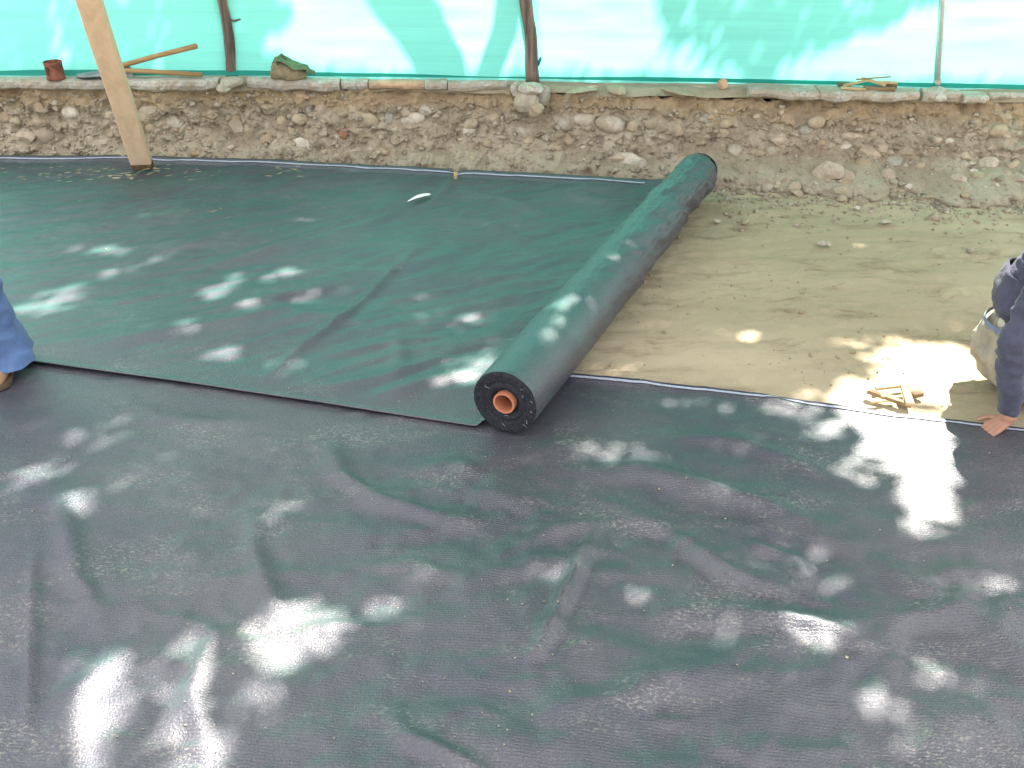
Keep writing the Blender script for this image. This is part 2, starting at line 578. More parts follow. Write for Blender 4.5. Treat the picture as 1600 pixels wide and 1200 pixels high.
def floor_height(xy):
    h = 0.012 * fbm(xy, 2.2, 3, 3) + 0.011 * fbm(xy * np.array([0.6, 1.6]), 8, 5, 5, 0.6)
    h = h + 0.004 * fbm(xy, 45, 2, 9)
    return h - 0.02
xs = axis_coords(-0.5, 4.2, 0.018, 500)
ys = axis_coords(2.6, 6.2, 0.018, 500)
XX, YY = np.meshgrid(xs, ys)
xy = np.stack([XX.ravel(), YY.ravel()], 1)
inner = np.exp(-(np.maximum(np.abs(xy[:, 0]) - 6, 0) + np.maximum(np.abs(xy[:, 1] - 3) - 5, 0)))
zz = floor_height(xy) * inner - 0.02 * (1 - inner)
ground = obj('ground', np.column_stack([xy, zz]), grid_faces(len(xs), len(ys)), M['ground'])
tag(ground, 'bare khaki soil floor of the pit with damp smears', kind='structure')

# ------------------------------------------------------------------ earth bank
def line_at(pix, z):
    pts = np.array([G(a, b, z) for a, b in pix])
    return pts
base_line = line_at([(-250, 248), (0, 249), (400, 252), (700, 262), (1030, 272), (1150, 278), (1400, 288), (1600, 300), (1900, 316)], 0.0)
top_line = line_at([(-250, 138), (0, 139), (500, 141), (800, 145), (1200, 156), (1600, 160), (1900, 163)], ZB)
def along(line, x):
    return np.interp(x, line[:, 0], line[:, 1]) + np.where(x < line[0, 0], 0, 0)
def bank_point(x, v):
    """x across, v 0 foot .. 1 top; returns the smooth face"""
    yb, yt = along(base_line, x), along(top_line, x)
    right = smooth(0.6, 1.5, x)
    prof = v ** (1.0 + 0.0 * right)
    toe = (1 - smooth(0, 0.34, v)) * (0.05 + 0.16 * right + right * 0.10 * vnoise(np.stack([x, x * 0], -1), 4, 33))
    y = yb + (yt - yb) * prof - toe + 0.05 * np.sin(v * math.pi) * (1 - right * 0.4)
    z = ZB * v
    return y, z
bx = np.arange(-4.6, 4.8, 0.0105)
bv = np.linspace(-0.08, 1.0, 64)
BX, BV = np.meshgrid(bx, bv)
def bank_disp(x, v):
    p = np.stack([x, v * 0.42, x * 0], -1)
    d = 0.055 * fbm(p, 3.2, 3, 21) + 0.055 * fbm(p, 12, 4, 22, 0.65) + 0.022 * fbm(p, 42, 3, 23, 0.6)
    ridge = np.abs(fbm(p * np.array([0.7, 1.8, 1]), 7, 3, 25))
    d = d - 0.045 * ridge
    # hollow under the concrete edge
    d = d - 0.035 * smooth(0.78, 0.98, v)
    return d
Y0, Z0 = bank_point(BX, np.maximum(BV, 0))
D = bank_disp(BX, BV)
BYY = Y0 - D
BZZ = Z0 + np.minimum(BV, 0) * ZB + 0.02 * fbm(np.stack([BX, BV, BX * 0], -1), 14, 3, 31) * (BV > 0.02)
bank = obj('earth_bank', np.stack([BX.ravel(), BYY.ravel(), BZZ.ravel()], 1), grid_faces(len(bx), len(bv)), M['bank'])
tag(bank, 'stony cut earth bank along the back of the pit', kind='structure')

TS = np.arange(5.0, 8.5, 0.012)
def bank_surface(px, py):
    """point of the bank face seen in that direction (marching along the ray)"""
    d = ray(px, py)
    q = np.array([0, 0, EYE]) + d * TS[:, None]
    v = np.clip(q[:, 2] / ZB, 0, 1)
    y, _ = bank_point(q[:, 0], v)
    y = y - bank_disp(q[:, 0], v)
    hit = (q[:, 1] >= y) & (q[:, 2] > -0.02 * ZB)
    return q[np.argmax(hit)] if hit.any() else None

# ground on top of the bank, out to the horizon
fence_line = line_at([(-250, 117), (0, 119), (400, 119), (830, 125), (1180, 131), (1464, 138), (1600, 141), (1900, 146)], ZT)
tx = np.concatenate([[-500, -100, -20, -8], np.arange(-4.8, 4.9, 0.06), [8, 20, 100, 500]])
tr_rows = [-0.10, -0.05, 0.0, 0.06, 0.12, 0.2, 0.35, 0.6, 1, 2, 4, 8, 16, 40, 120, 500]
TV = []
for k, r_ in enumerate(tr_rows):
    front = along(top_line, tx) + 0.0
    fy = along(fence_line, tx)
    y = fy + r_ if r_ > 0 else front + (fy - front) * (k / 2.0)
    if k == 0:
        y = front + 0.018
    z = np.full_like(tx, ZT - 0.03) + 0.012 * vnoise(np.stack([tx, y], 1), 6, 41)
    if k == 0: z = z - 0.035
    TV.append(np.stack([tx, y, z], 1))
terrain = obj('terrain', np.concatenate(TV), grid_faces(len(tx), len(tr_rows)), mat_soil('top_soil', (0.22, 0.18, 0.12), (0.30, 0.265, 0.19), (0.16, 0.17, 0.10), 2))
tag(terrain, 'soil on top of the bank reaching behind the tarp', kind='structure')

# ---- stones pressed into the bank, each one a piece of it
def stone_mesh(seed, rough=0.22, flat=1.0, chip=0.0):
    bm = bmesh.new()
    bmesh.ops.create_icosphere(bm, subdivisions=2, radius=1.0)
    co = np.array([v.co[:] for v in bm.verts])
    n = fbm(co + seed * 3.1, 0.9, 2, seed) * rough + fbm(co + seed, 2.4, 2, seed + 5) * rough * 0.4
    co = co * (1 + n)[:, None]
    if chip:
        rs = np.random.default_rng(seed)
        for _ in range(5):
            d = rs.normal(size=3); d /= np.linalg.norm(d)
            h = co @ d
            lim = rs.uniform(0.5, 0.75)
            co = co - np.maximum(h - lim, 0)[:, None] * d * chip
    for v, c in zip(bm.verts, co):
        v.co = c
    me = bpy.data.meshes.new('stone')
    bm.to_mesh(me); bm.free()
    if not chip:
        me.polygons.foreach_set('use_smooth', np.ones(len(me.polygons), dtype=bool))
    me.materials.append(M['stones'][0])
    return me
ROUND = [stone_mesh(s) for s in range(6)]
CHIP = [stone_mesh(s + 20, 0.25, 1, 0.9) for s in range(6)]

def add_stone(name, p, rx, rz, ry, mat, chip=False, parent=None, tilt=None):
    me = random.choice(CHIP if chip else ROUND)
    o = link(name, me, None, parent, p)
    o.scale = (rx, ry, rz)
    o.rotation_euler = (random.uniform(-.3, .3), random.uniform(-.3, .3) if tilt is None else tilt, random.uniform(-.5, .5))
    o.material_slots[0].link = 'OBJECT'
    o.material_slots[0].material = mat
    return o
T, GY, W, B, O, RS, E = M['stones']
# px, py, width, height, material, chipped
known = [
 (108,178,28,19,W,0),(60,192,24,18,GY,0),(36,216,52,24,RS,1),(12,185,26,22,E,1),(150,172,24,18,GY,0),(172,182,20,16,T,0),(128,160,16,12,E,0),
 (265,190,46,22,W,1),(300,178,24,20,GY,1),(330,182,24,18,T,1),(352,172,20,16,GY,0),(368,188,18,17,T,0),(385,204,20,18,T,0),(357,205,14,12,GY,0),(345,165,20,12,RS,1),
 (400,190,18,16,T,0),(420,198,20,18,GY,0),(440,192,18,18,T,0),(467,188,28,22,T,1),(484,206,20,16,T,0),(484,172,22,20,GY,0),(501,172,20,17,RS,0),(522,186,24,26,GY,1),
 (545,172,30,16,RS,1),(543,188,18,14,T,0),(575,188,32,22,T,0),(610,188,20,28,B,0),(642,187,46,22,W,0),(664,173,26,18,W,1),(690,184,34,28,GY,1),(712,168,18,18,T,0),
 (560,204,30,14,T,0),(655,202,24,14,T,0),(730,208,30,17,W,1),(740,182,26,18,T,1),(770,188,30,22,T,1),(790,178,20,16,GY,1),(500,205,30,26,GY,1),(455,210,26,20,T,1),
 (470,226,40,16,W,1),(540,244,66,14,GY,1),(420,220,30,18,E,1),(590,236,40,14,E,1),
 (820,206,38,28,GY,1),(880,192,34,28,GY,1),(870,170,18,12,T,0),(916,189,38,22,W,0),(956,196,50,26,W,0),(893,170,14,10,GY,0),(990,200,22,22,T,1),(1025,193,36,20,O,0),
 (1060,205,20,20,T,1),(1092,177,36,13,O,0),(1106,187,22,16,B,0),(1128,184,18,18,GY,1),(1084,199,26,12,O,0),(1116,198,34,11,O,0),(985,256,56,26,W,1),(960,250,36,20,RS,1),(1003,262,22,26,W,1),
 (1262,204,26,16,B,0),(1335,216,42,16,RS,0),(1313,230,26,22,B,1),(1296,274,46,38,RS,1),(1325,280,32,24,W,1),(1400,254,30,30,B,1),(1390,278,26,24,W,1),(1362,240,40,26,RS,1),
 (1220,220,36,26,RS,1),(1230,190,30,20,E,1),(1418,240,26,34,GY,1),(1456,201,14,8,W,0),(1465,222,18,14,RS,0),(1490,224,13,10,B,0),(1480,244,18,11,RS,0),(1478,200,14,10,T,0),
 (1541,206,16,12,RS,0),(1566,208,18,13,B,0),(1524,212,16,14,T,1),(1545,258,34,24,W,1),(1530,278,20,15,O,0),(1505,260,18,14,GY,0),(1518,242,12,9,T,0),(1586,262,26,16,T,1),(1590,284,28,20,GY,1),(1574,276,20,16,T,1),
 (1210,282,10,9,W,1),(1225,290,18,8,W,1),(1245,292,26,10,RS,1),(1180,240,26,14,T,1),(1160,236,20,12,W,1),(1440,262,20,14,T,1),(1350,258,24,18,E,1),
]
n_st = 0
for (px, py, w, h, mat, ch) in known:
    q = bank_surface(px, py)
    if q is None: continue
    s = (q[1] * CP + (EYE - q[2]) * SP) / FPX
    add_stone('stone', q + np.array([0, 0.020, 0]), w * s / 2 * 1.10, h * s / 2 * 1.12, min(w, h) * s / 2 * 1.1, mat, bool(ch), bank)
    n_st += 1
rs = np.random.default_rng(5)
while n_st < 250:
    px, py = rs.uniform(-40, 1640), rs.normal(205, 36)
    lo = 160 + px * 0.012; hi = 238 + px * 0.03
    if not lo < py < hi: continue
    if 940 < px < 1150 and py > 215: continue
    q = bank_surface(px, py)
    if q is None: continue
    s = (q[1] * CP + (EYE - q[2]) * SP) / FPX
    w = rs.gamma(3.0, 3.3) + 6
    h = w * rs.uniform(0.5, 0.9)
    mt = M['stones'][rs.choice(7, p=[.26, .2, .05, .03, .06, .18, .22])]
    add_stone('stone', q + np.array([0, 0.004, 0]), w * s / 2, h * s / 2, h * s / 2, mt, rs.random() < 0.85, bank)
    n_st += 1
for _ in range(46):
    px, py = rs.uniform(1135, 1640), rs.normal(292, 15)
    w = rs.gamma(2.6, 3.6) + 5
    h = w * rs.uniform(0.45, 0.8)
    q = bank_surface(px, py)
    if q is None: q = G(px, py, -0.012)
    s = (q[1] * CP + (EYE - q[2]) * SP) / FPX
    add_stone('stone', q, w * s / 2, h * s / 2, h * s / 2, M['stones'][rs.choice(7, p=[.25, .2, .15, .03, .04, .18, .15])], True, bank)
# brick bits in the bank
for (px, py, w, h, mt) in ((536, 210, 24, 30, M['brick']), (775, 157, 14, 9, M['brick']), (470, 150, 30, 10, M['brick_pale']), (215, 148, 22, 8, M['brick_pale']), (1288, 232, 14, 14, M['brick_pale'])):
    q = bank_surface(px, py)
    s = (q[1] * CP + (EYE - q[2]) * SP) / FPX
    add_stone('brick_fragment', q + np.array([0, 0.01, 0]), w * s / 2, h * s / 2, min(w, h) * s / 2, mt, True, bank, tilt=0.25)

# loose gravel in the face and along the foot of the bank (uncountable)
def bits_mesh(points, sizes, seed, flat=0.75):
    rs = np.random.default_rng(seed)
    t = (1 + 5 ** .5) / 2
    base = np.array([(1, 1, 1), (-1, -1, 1), (-1, 1, -1), (1, -1, -1), (0, 0, -1.2), (0, 1.2, 0.2), (0.9, -0.2, 0.9)]) * 0.62
    octa = np.array([(1, 0, 0), (-1, 0, 0), (0, 1, 0), (0, -1, 0), (0, 0, 1), (0, 0, -1)], float)
    fo = np.array([(0, 2, 4), (2, 1, 4), (1, 3, 4), (3, 0, 4), (2, 0, 5), (1, 2, 5), (3, 1, 5), (0, 3, 5)])
    n = len(points)
    v = octa[None] * (1 + rs.uniform(-.35, .35, (n, 6, 1)))
    q = rs.normal(size=(n, 4)); q /= np.linalg.norm(q, axis=1)[:, None]
    w, x, y, z = q.T
    rot = np.stack([1-2*(y*y+z*z), 2*(x*y-z*w), 2*(x*z+y*w), 2*(x*y+z*w), 1-2*(x*x+z*z), 2*(y*z-x*w), 2*(x*z-y*w), 2*(y*z+x*w), 1-2*(x*x+y*y)], 1).reshape(n, 3, 3)
    v = np.einsum('nij,nkj->nki', rot, v * rs.uniform(0.6, 1.2, (n, 1, 3)))
    v = v * np.array([1, 1, flat]) * sizes[:, None, None] + points[:, None, :]
    f = (fo[None] + (np.arange(n) * 6)[:, None, None]).reshape(-1, 3)
    return v.reshape(-1, 3), f
n = 6500
gx = rs.uniform(-4.2, 4.2, n); gv = np.clip(rs.beta(1.2, 1.5, n), 0, 0.95)
gy, gz = bank_point(gx, gv)
gy = gy - bank_disp(gx, gv)
pts1 = np.stack([gx, gy, gz], 1)
sz1 = np.where(rs.random(n) < 0.24, rs.gamma(3, 0.0035, n) + 0.006, rs.gamma(2.2, 0.0022, n) + 0.002)
n2 = 2600
gx = np.where(rs.random(n2) < 0.75, rs.uniform(1.15, 4.2, n2), rs.uniform(-3.5, 1.2, n2))
off = rs.exponential(0.15, n2)
gy = along(base_line, gx) - 0.12 - off * np.where(gx > 1.15, 1, 0.2)
gz = floor_height(np.stack([gx, gy], 1)) + 0.003
pts2 = np.stack([gx, gy, gz], 1)
sz2 = rs.gamma(1.6, 0.0042, n2) + 0.0022
n3 = 2600
cx_, cy_ = rs.uniform(0.3, 3.2, n3), rs.uniform(3.0, 5.5, n3)
kk = rs.random(n3) < 0.12 + 0.88 * smooth(0.12, 0.4, fbm(np.stack([cx_, cy_], 1) * np.array([0.6, 1.6]), 2.4, 3, 301))
cx_, cy_ = cx_[kk], cy_[kk]
pts3 = np.stack([cx_, cy_, floor_height(np.stack([cx_, cy_], 1)) + 0.0015], 1)
sz3 = rs.gamma(1.5, 0.0018, len(pts3)) + 0.0014
v, f = bits_mesh(np.concatenate([pts1, pts2]), np.concatenate([sz1, sz2]), 3)
gr = obj('gravel', v, f, M['gravel'], bank, sm=False)
tag(gr, 'loose gravel in and below the bank', kind='stuff')
v, f = bits_mesh(pts3, sz3, 13)
tag(obj('soil_crumbs', v, f, M['stones'][6], ground, sm=False), 'brown crumbs of soil on the pit floor', kind='stuff')

# ------------------------------------------------------------------ broken concrete paving on the bank
pavement = empty('pavement', (0, 6.0, ZT))
tag(pavement, 'broken edge of thin concrete paving on top of the bank', kind='structure')
def slab(px0, px1, ytop0, ytop1, thick, over, mat, seed, zup=0.0, back=0.0):
    rs2 = np.random.default_rng(seed)
    a, b = G(px0, ytop0, ZT + zup), G(px1, ytop1, ZT + zup)
    L = b[0] - a[0]
    m = max(8, int(L / 0.025))
    xs_ = np.linspace(a[0], b[0], m)
    fr = np.interp(xs_, [a[0], b[0]], [a[1], b[1]]) + 0.016 * fbm(np.stack([xs_, xs_ * 0], 1), 9, 3, seed) + 0.02 * vnoise(np.stack([xs_, xs_ * 0], 1), 3, seed + 3)
    e = np.minimum(np.arange(m), np.arange(m)[::-1])
    fr = fr + np.where(e == 0, 0.010, np.where(e == 1, 0.003, 0))
    bk = along(fence_line, xs_) - 0.004 + back
    bk = np.maximum(bk, fr + 0.03)
    zt = ZT + zup + 0.006 * fbm(np.stack([xs_, xs_ * 0 + 3], 1), 6, 2, seed + 1)
    V = []
    lower = thick * (1 + 0.22 * fbm(np.stack([xs_, xs_ * 0], 1), 8, 3, seed + 8))
    rows = [(bk, zt, 0), (fr + (bk - fr) * .5, zt + 0.002, 0), (fr + 0.012, zt, 0), (fr, zt - 0.008, 1), (fr - 0.004, zt - lower * .45, 1), (fr + 0.004, zt - lower * 0.8, 1), (fr + 0.022, zt - lower, 0), (bk, zt - lower, 0)]
    for r_i, (yy, z_, jit) in enumerate(rows):
        jj = 0.006 * jit * fbm(np.stack([xs_, xs_ * 0 + r_i], 1), 40, 2, seed + r_i)
        V.append(np.stack([xs_, yy + jj, z_ + 0 * xs_], 1))
    V = np.concatenate(V)
    F = [tuple(q) for q in grid_faces(m, 8).tolist()]
    F = [q[::-1] for q in F]
    F.append(tuple(k * m for k in range(8)))
    F.append(tuple(k * m + m - 1 for k in range(8))[::-1])
    o = obj('slab', V, F, mat, pavement, base=pavement.location, sm=False)
    return o
C = M['concrete']
slab(-200, 166, 127, 125, 0.060, 0, C, 1)
slab(167, 338, 126, 126, 0.062, 0, C, 2)
slab(384, 530, 124, 126, 0.066, 0, C, 4)
slab(532, 574, 127, 127, 0.055, 0, C, 5, -0.004)
slab(575, 662, 129, 130, 0.050, 0, M['brick_pale'], 6, -0.006)
slab(663, 698, 128, 129, 0.055, 0, C, 7)
slab(700, 792, 128, 130, 0.058, 0, C, 8, -0.004)
slab(1172, 1281, 140, 144, 0.052, 0, C, 9, 0.004)
slab(1283, 1440, 144, 145, 0.056, 0, C, 10, 0.004)
slab(1443, 1504, 142, 144, 0.075, 0, C, 11)
slab(1506, 1545, 149, 150, 0.05, 0, C, 12, -0.012)
slab(1548, 1800, 147, 150, 0.04, 0, C, 13, -0.014)
# rough footings round the posts
def chunk(px, py, w, h, z, mat, name='concrete_lump'):
    q = G(px, py, z)
    s = (q[1] * CP + (EYE - q[2]) * SP) / FPX
    me = random.choice(CHIP)
    o = link(name, me, None, pavement, q - np.array(pavement.location))
    o.scale = (w * s / 2, w * s / 2.4, h * s / 2)
    o.rotation_euler = (random.uniform(-.2, .2), random.uniform(-.3, .3), random.uniform(0, 3))
    o.material_slots[0].link = 'OBJECT'; o.material_slots[0].material = mat
chunk(362, 128, 44, 12, 0.45, C)
chunk(350, 138, 34, 16, 0.42, M['stones'][1])
chunk(832, 138, 52, 22, 0.44, C)
chunk(822, 156, 44, 40, 0.375, M['stones'][1])
chunk(848, 152, 34, 44, 0.38, C)
chunk(836, 172, 36, 24, 0.33, M['stones'][0])
chunk(808, 140, 26, 24, 0.42, C)
chunk(1462, 146, 44, 18, 0.44, C)
chunk(1520, 152, 36, 20, 0.42, C)
chunk(962, 140, 40, 14, 0.425, M['stones'][4])
chunk(1060, 144, 60, 12, 0.42, M['stones'][4])
chunk(910, 142, 50, 12, 0.42, M['stones'][4])

# ------------------------------------------------------------------ fence: tarp and posts
TARP_TOP = 2.15
tarp = empty('tarp_fence', G(800, 125, ZT) + np.array([0, 0.03, 0]))
tag(tarp, 'long translucent green plastic tarp fence standing behind the bank', 'tarp')
fx = np.arange(-4.9, 5.0, 0.03)
fz = np.linspace(0, 1, 70)
FX, FZ = np.meshgrid(fx, fz)
FY = along(fence_line, FX) + 0.035
p3 = np.stack([FX, FZ * 1.6, FX * 0], -1)
FY = FY + 0.012 * fbm(p3 * np.array([1, 2.5, 1]), 1.3, 3, 51) + 0.004 * fbm(p3 * np.array([1, 6, 1]), 3, 2, 52)
FZZ = ZT - 0.012 + FZ * (TARP_TOP - ZT) + (0.012 * np.sin(FX * 2.3) * FZ)
FZZ = FZZ + (1 - FZ) * 0.012 * vnoise(np.stack([FX, FX * 0], -1), 1.7, 55)
obj('sheet', np.stack([FX.ravel(), FY.ravel(), FZZ.ravel()], 1), grid_faces(len(fx), len(fz)), M['tarp'], tarp, base=tarp.location)
# folded double hem on the ground
hv = np.linspace(0, 1, 6)
HX, HV = np.meshgrid(fx, hv)
wob = 0.5 + 0.5 * vnoise(np.stack([HX, HX * 0], -1), 1.1, 57)
HY = along(fence_line, HX) + 0.026 - 0.028 * (1 - HV) * (0.3 + wob) + 0.004 * vnoise(np.stack([HX, HV * .2], -1), 9, 58)
HZ = ZT + 0.004 + HV * (0.006 + 0.024 * wob)
obj('hem', np.stack([HX.ravel(), HY.ravel(), HZ.ravel()], 1), grid_faces(len(fx), len(hv)), M['tarp_hem'], tarp, base=tarp.location)

def log_post(px_base, py_base, px_top, w, seed, label):
    b = G(px_base, py_base, ZT - 0.02)
    t = P(px_top, 0, b[1])
    d = (t - b) / (t - b)[2]
    t = b + d * 1.75
    k = 30
    pts, rad = [], []
    for i in range(k):
        f = i / (k - 1)
        p = b + (t - b) * f + np.array([0.010 * vnoise(np.array([[f * 7, seed]]), 1, seed)[0], 0, 0])
        pts.append(p); rad.append(w * (1.08 - 0.12 * f + 0.10 * vnoise(np.array([[f * 16, 5.0]]), 1, seed)[0]))
    root = empty('wooden_post', b)
    tag(root, label, 'post', 'rough log posts of the tarp fence')
    V, F = tube(pts, rad, 14)
    V = np.array(V)
    V = V + 0.004 * np.stack([fbm(V, 22, 2, seed), fbm(V, 22, 2, seed + 1), 0 * V[:, 0]], 1)
    obj('trunk', V, F, M['post_bark'], root, base=b)
    return root, b, d
r1, b1, d1 = log_post(363, 121, 350, 0.034, 3, 'dark log post leaning left beside the olive canvas bag')
stub = b1 + d1 * 0.36
V, F = tube([stub, stub + np.array([0.045, -0.01, -0.028]), stub + np.array([0.09, -0.015, -0.018])], [0.012, 0.009, 0.004], 7)
obj('twig_stub', V, F, M['post_bark'], r1, base=b1)
r2, b2, d2 = log_post(833, 128, 823, 0.036, 8, 'dark log post set in a lump of broken concrete')
stub = b2 + d2 * 0.10 + np.array([0.034, -0.005, 0])
V, F = tube([stub, stub + np.array([0.014, 0, 0.03]), stub + np.array([0.02, 0, 0.045])], [0.012, 0.009, 0.006], 6)
obj('tarp_tie', V, F, M['tarp_hem'], r2, base=b2)

b = G(1464, 141, ZT - 0.02); t = P(1473, 0, b[1]); d = (t - b) / (t - b)[2]
pole = empty('metal_pole', b)
tag(pole, 'thin grey galvanised pole standing before the bright tarp', 'pole')
V, F = tube([b, b + d * 0.8, b + d * 1.8], [0.0165, 0.0165, 0.0165], 16)
obj('tube', V, F, M['steel'], pole, base=b)
V, F = tube([b + d * 0.028, b + d * 0.062], [0.0195, 0.0195], 16)
obj('sleeve', V, F, M['concrete'], pole, base=b)

# ------------------------------------------------------------------ the fabric roll
RR = 0.122
A0 = G(789, 628, RR + 0.012)
A1 = G(1094, 266, RR + 0.012)
ax = (A1 - A0); LEN = np.linalg.norm(ax); ax = ax / LEN
side = np.array([ax[1], -ax[0], 0.0])        # horizontal, to the right of the roll
upv = np.array([0, 0, 1.0])
roll = empty('fabric_roll', np.array([A0[0], A0[1], 0.0]))
tag(roll, 'long roll of dark green woven ground fabric, half unrolled across the pit', 'fabric roll')
nl, na = 420, 120
ll = np.linspace(0, 1, nl); aa = np.linspace(0, 2 * math.pi, na, endpoint=False)
LL, AA = np.meshgrid(ll, aa, indexing='ij')
pp = np.stack([np.cos(AA) * 0.9, np.sin(AA) * 0.9, LL * LEN * 1.0], -1)
# slanting pull wrinkles, deeper towards the far, looser end
loose = 0.10 + 0.90 * smooth(0.12, 0.9, LL)
slant = np.stack([np.cos(AA + LL * LEN * 0.9) * 0.34, np.sin(AA + LL * LEN * 0.9) * 0.34, LL * LEN * 2.3 + 0.35 * np.sin(AA - 0.4)], -1)
dr = loose * (0.010 * fbm(slant, 2.2, 3, 61, 0.55) - 0.011 * np.abs(fbm(slant, 3.1, 2, 66)) + 0.003 * fbm(pp, 11, 2, 63))
rad = RR + 1.8 * dr + 0.004 * np.sin(LL * 5.0)
sag = 1 - smooth(0.965, 1.0, LL) * 0.22
sag = np.where(LL < 0.004, 0.985, sag)
rad = rad * sag
cen = A0[None, None] + ax * (LL * LEN)[..., None]
PT = cen + side * (np.cos(AA) * rad)[..., None] + upv * (np.sin(AA) * rad)[..., None]
PT[..., 2] = np.maximum(PT[..., 2], 0.012)
V = PT.reshape(-1, 3)
idx = np.arange(nl * na).reshape(nl, na)
nx = np.roll(idx, -1, 1)
F = np.stack([idx[:-1].ravel(), idx[1:].ravel(), nx[1:].ravel(), nx[:-1].ravel()], 1)
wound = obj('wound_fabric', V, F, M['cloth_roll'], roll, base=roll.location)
# far end cap
far_c = A0 + ax * LEN
capV = [far_c + side * math.cos(a) * RR * 0.79 * k + upv * math.sin(a) * RR * 0.79 * k + ax * 0.004 * (1 - k) for k in (1.0, 0.4) for a in np.linspace(0, 2 * math.pi, 40, endpoint=False)]
capF = [(k, (k + 1) % 40, 40 + (k + 1) % 40, 40 + k) for k in range(40)]
obj('far_end', capV, capF, M['roll_end'], roll, base=roll.location)
# near end face: wound layers as fine uneven spiral ridges
RC = 0.040
nr, ns = 46, 160
rr = np.linspace(RC * 0.98, RR * 0.985, nr)
RRg, AG = np.meshgrid(rr, np.linspace(0, 2 * math.pi, ns, endpoint=False), indexing='ij')
ph = RRg / 0.0052 + AG / (2 * math.pi)
dep = 0.0028 * (np.abs((ph % 1) - 0.5) * 2 - 0.5) + 0.0028 * fbm(np.stack([RRg * np.cos(AG), RRg * np.sin(AG), RRg * 0], -1), 60, 3, 71) + 0.004 * vnoise(np.stack([RRg, RRg * 0], -1), 90, 72)
dep = dep - 0.012 * smooth(RR * 0.55, RC, RRg)
EP = A0 - ax * (0.002 + dep)[..., None] + side * (np.cos(AG) * RRg)[..., None] + upv * (np.sin(AG) * RRg)[..., None]
idx = np.arange(nr * ns).reshape(nr, ns); nx = np.roll(idx, -1, 1)
F = np.stack([idx[:-1].ravel(), nx[:-1].ravel(), nx[1:].ravel(), idx[1:].ravel()], 1)
obj('end_face', EP.reshape(-1, 3), F, M['roll_end'], roll, base=roll.location)
# core tube
def ring_tube(c, r0, r1, z0, z1, n=48):
    V = []
    for (r_, z_) in ((r0, z0), (r1, z0), (r1, z1), (r0, z1)):
        for a in np.linspace(0, 2 * math.pi, n, endpoint=False):
            V.append(c + ax * z_ + side * math.cos(a) * r_ + upv * math.sin(a) * r_)
    F = []
    for j in range(4):
        j2 = (j + 1) % 4
        for k in range(n):
            k2 = (k + 1) % n
            F.append((j * n + k, j * n + k2, j2 * n + k2, j2 * n + k))
    return V, F
core = obj('core_tube', *ring_tube(A0, 0.0335, 0.0405, -0.012, 0.6), M['core'], roll, base=roll.location, sm=False)
fr_v, fr_f = [], []
for _ in range(9):
    a_, r_ = random.uniform(0, 6.28), random.uniform(0.05, 0.12)
    c_ = A0 - ax * 0.006 + side * math.cos(a_) * r_ + upv * math.sin(a_) * r_
    pts_ = [c_ + np.array([random.uniform(-.012, .012), random.uniform(-.01, 0.0), random.uniform(-.012, .012)]) * k for k in (0, .6, 1.2)]
    v_, f_ = tube(pts_, [0.0007] * 3, 4)
    fr_f += [tuple(i + len(fr_v) for i in q) for q in f_]; fr_v += v_
tag(obj('frayed_threads', fr_v, fr_f, M['selvage'], roll, base=roll.location), kind='stuff')

# ------------------------------------------------------------------ unrolled sheet (continues from the roll)
def wrinkle_field(xy, wr, z=0.0):
    h = np.zeros(len(xy))
    for (pix, width, height) in wr:
        line = np.array([G(a, b, 0.01)[:2] for a, b in pix])
        d, par = poly_dist(xy, line)
        env = np.sin(np.clip(par, 0.02, 0.98) * math.pi) ** 0.6
        w = 1.2 * width * (1 + 0.35 * vnoise(xy, 5, int(abs(pix[0][0]))))
        h = h + height * env * np.exp(-(d / w) ** 2)
    return h

near_e = [(-260, 530), (62, 566), (300, 599), (500, 628), (750, 667), (800, 675)]
far_e = [(-260, 243), (0, 243), (200, 243), (430, 250), (580, 258), (715, 266), (860, 272), (1035, 282), (1075, 285)]
NE = np.array([G(a, b, 0.014) for a, b in near_e])
FE = np.array([G(a, b, 0.045) for a, b in far_e])
left_near, left_far = NE[0] + (NE[0] - NE[1]) * 2.2, FE[0] + (FE[0] - FE[1]) * 1.2
nu, nv = 460, 220
U, Vv = np.meshgrid(np.linspace(0, 1, nu), np.linspace(0, 1, nv))
def resample(line, m):
    seg = np.linalg.norm(np.diff(line[:, :2], axis=0), axis=1)
    s = np.concatenate([[0], np.cumsum(seg)]); s /= s[-1]
    t = np.linspace(0, 1, m)
    return np.stack([np.interp(t, s, line[:, 0]), np.interp(t, s, line[:, 1])], 1)
axn = np.array([A0[0], A0[1]]); axf = np.array([A1[0], A1[1]])
NL = np.vstack([left_near, NE]); FL = np.vstack([left_far, FE])
NL[-1, :2] = axn + side[:2] * -0.01
FLr = resample(FL, nu); NLr = resample(NL, nu)
XYs = NLr[None] * (1 - Vv)[..., None] + FLr[None] * Vv[..., None]
xy2 = XYs.reshape(-1, 2)
vv = Vv.ravel(); uu = U.ravel()
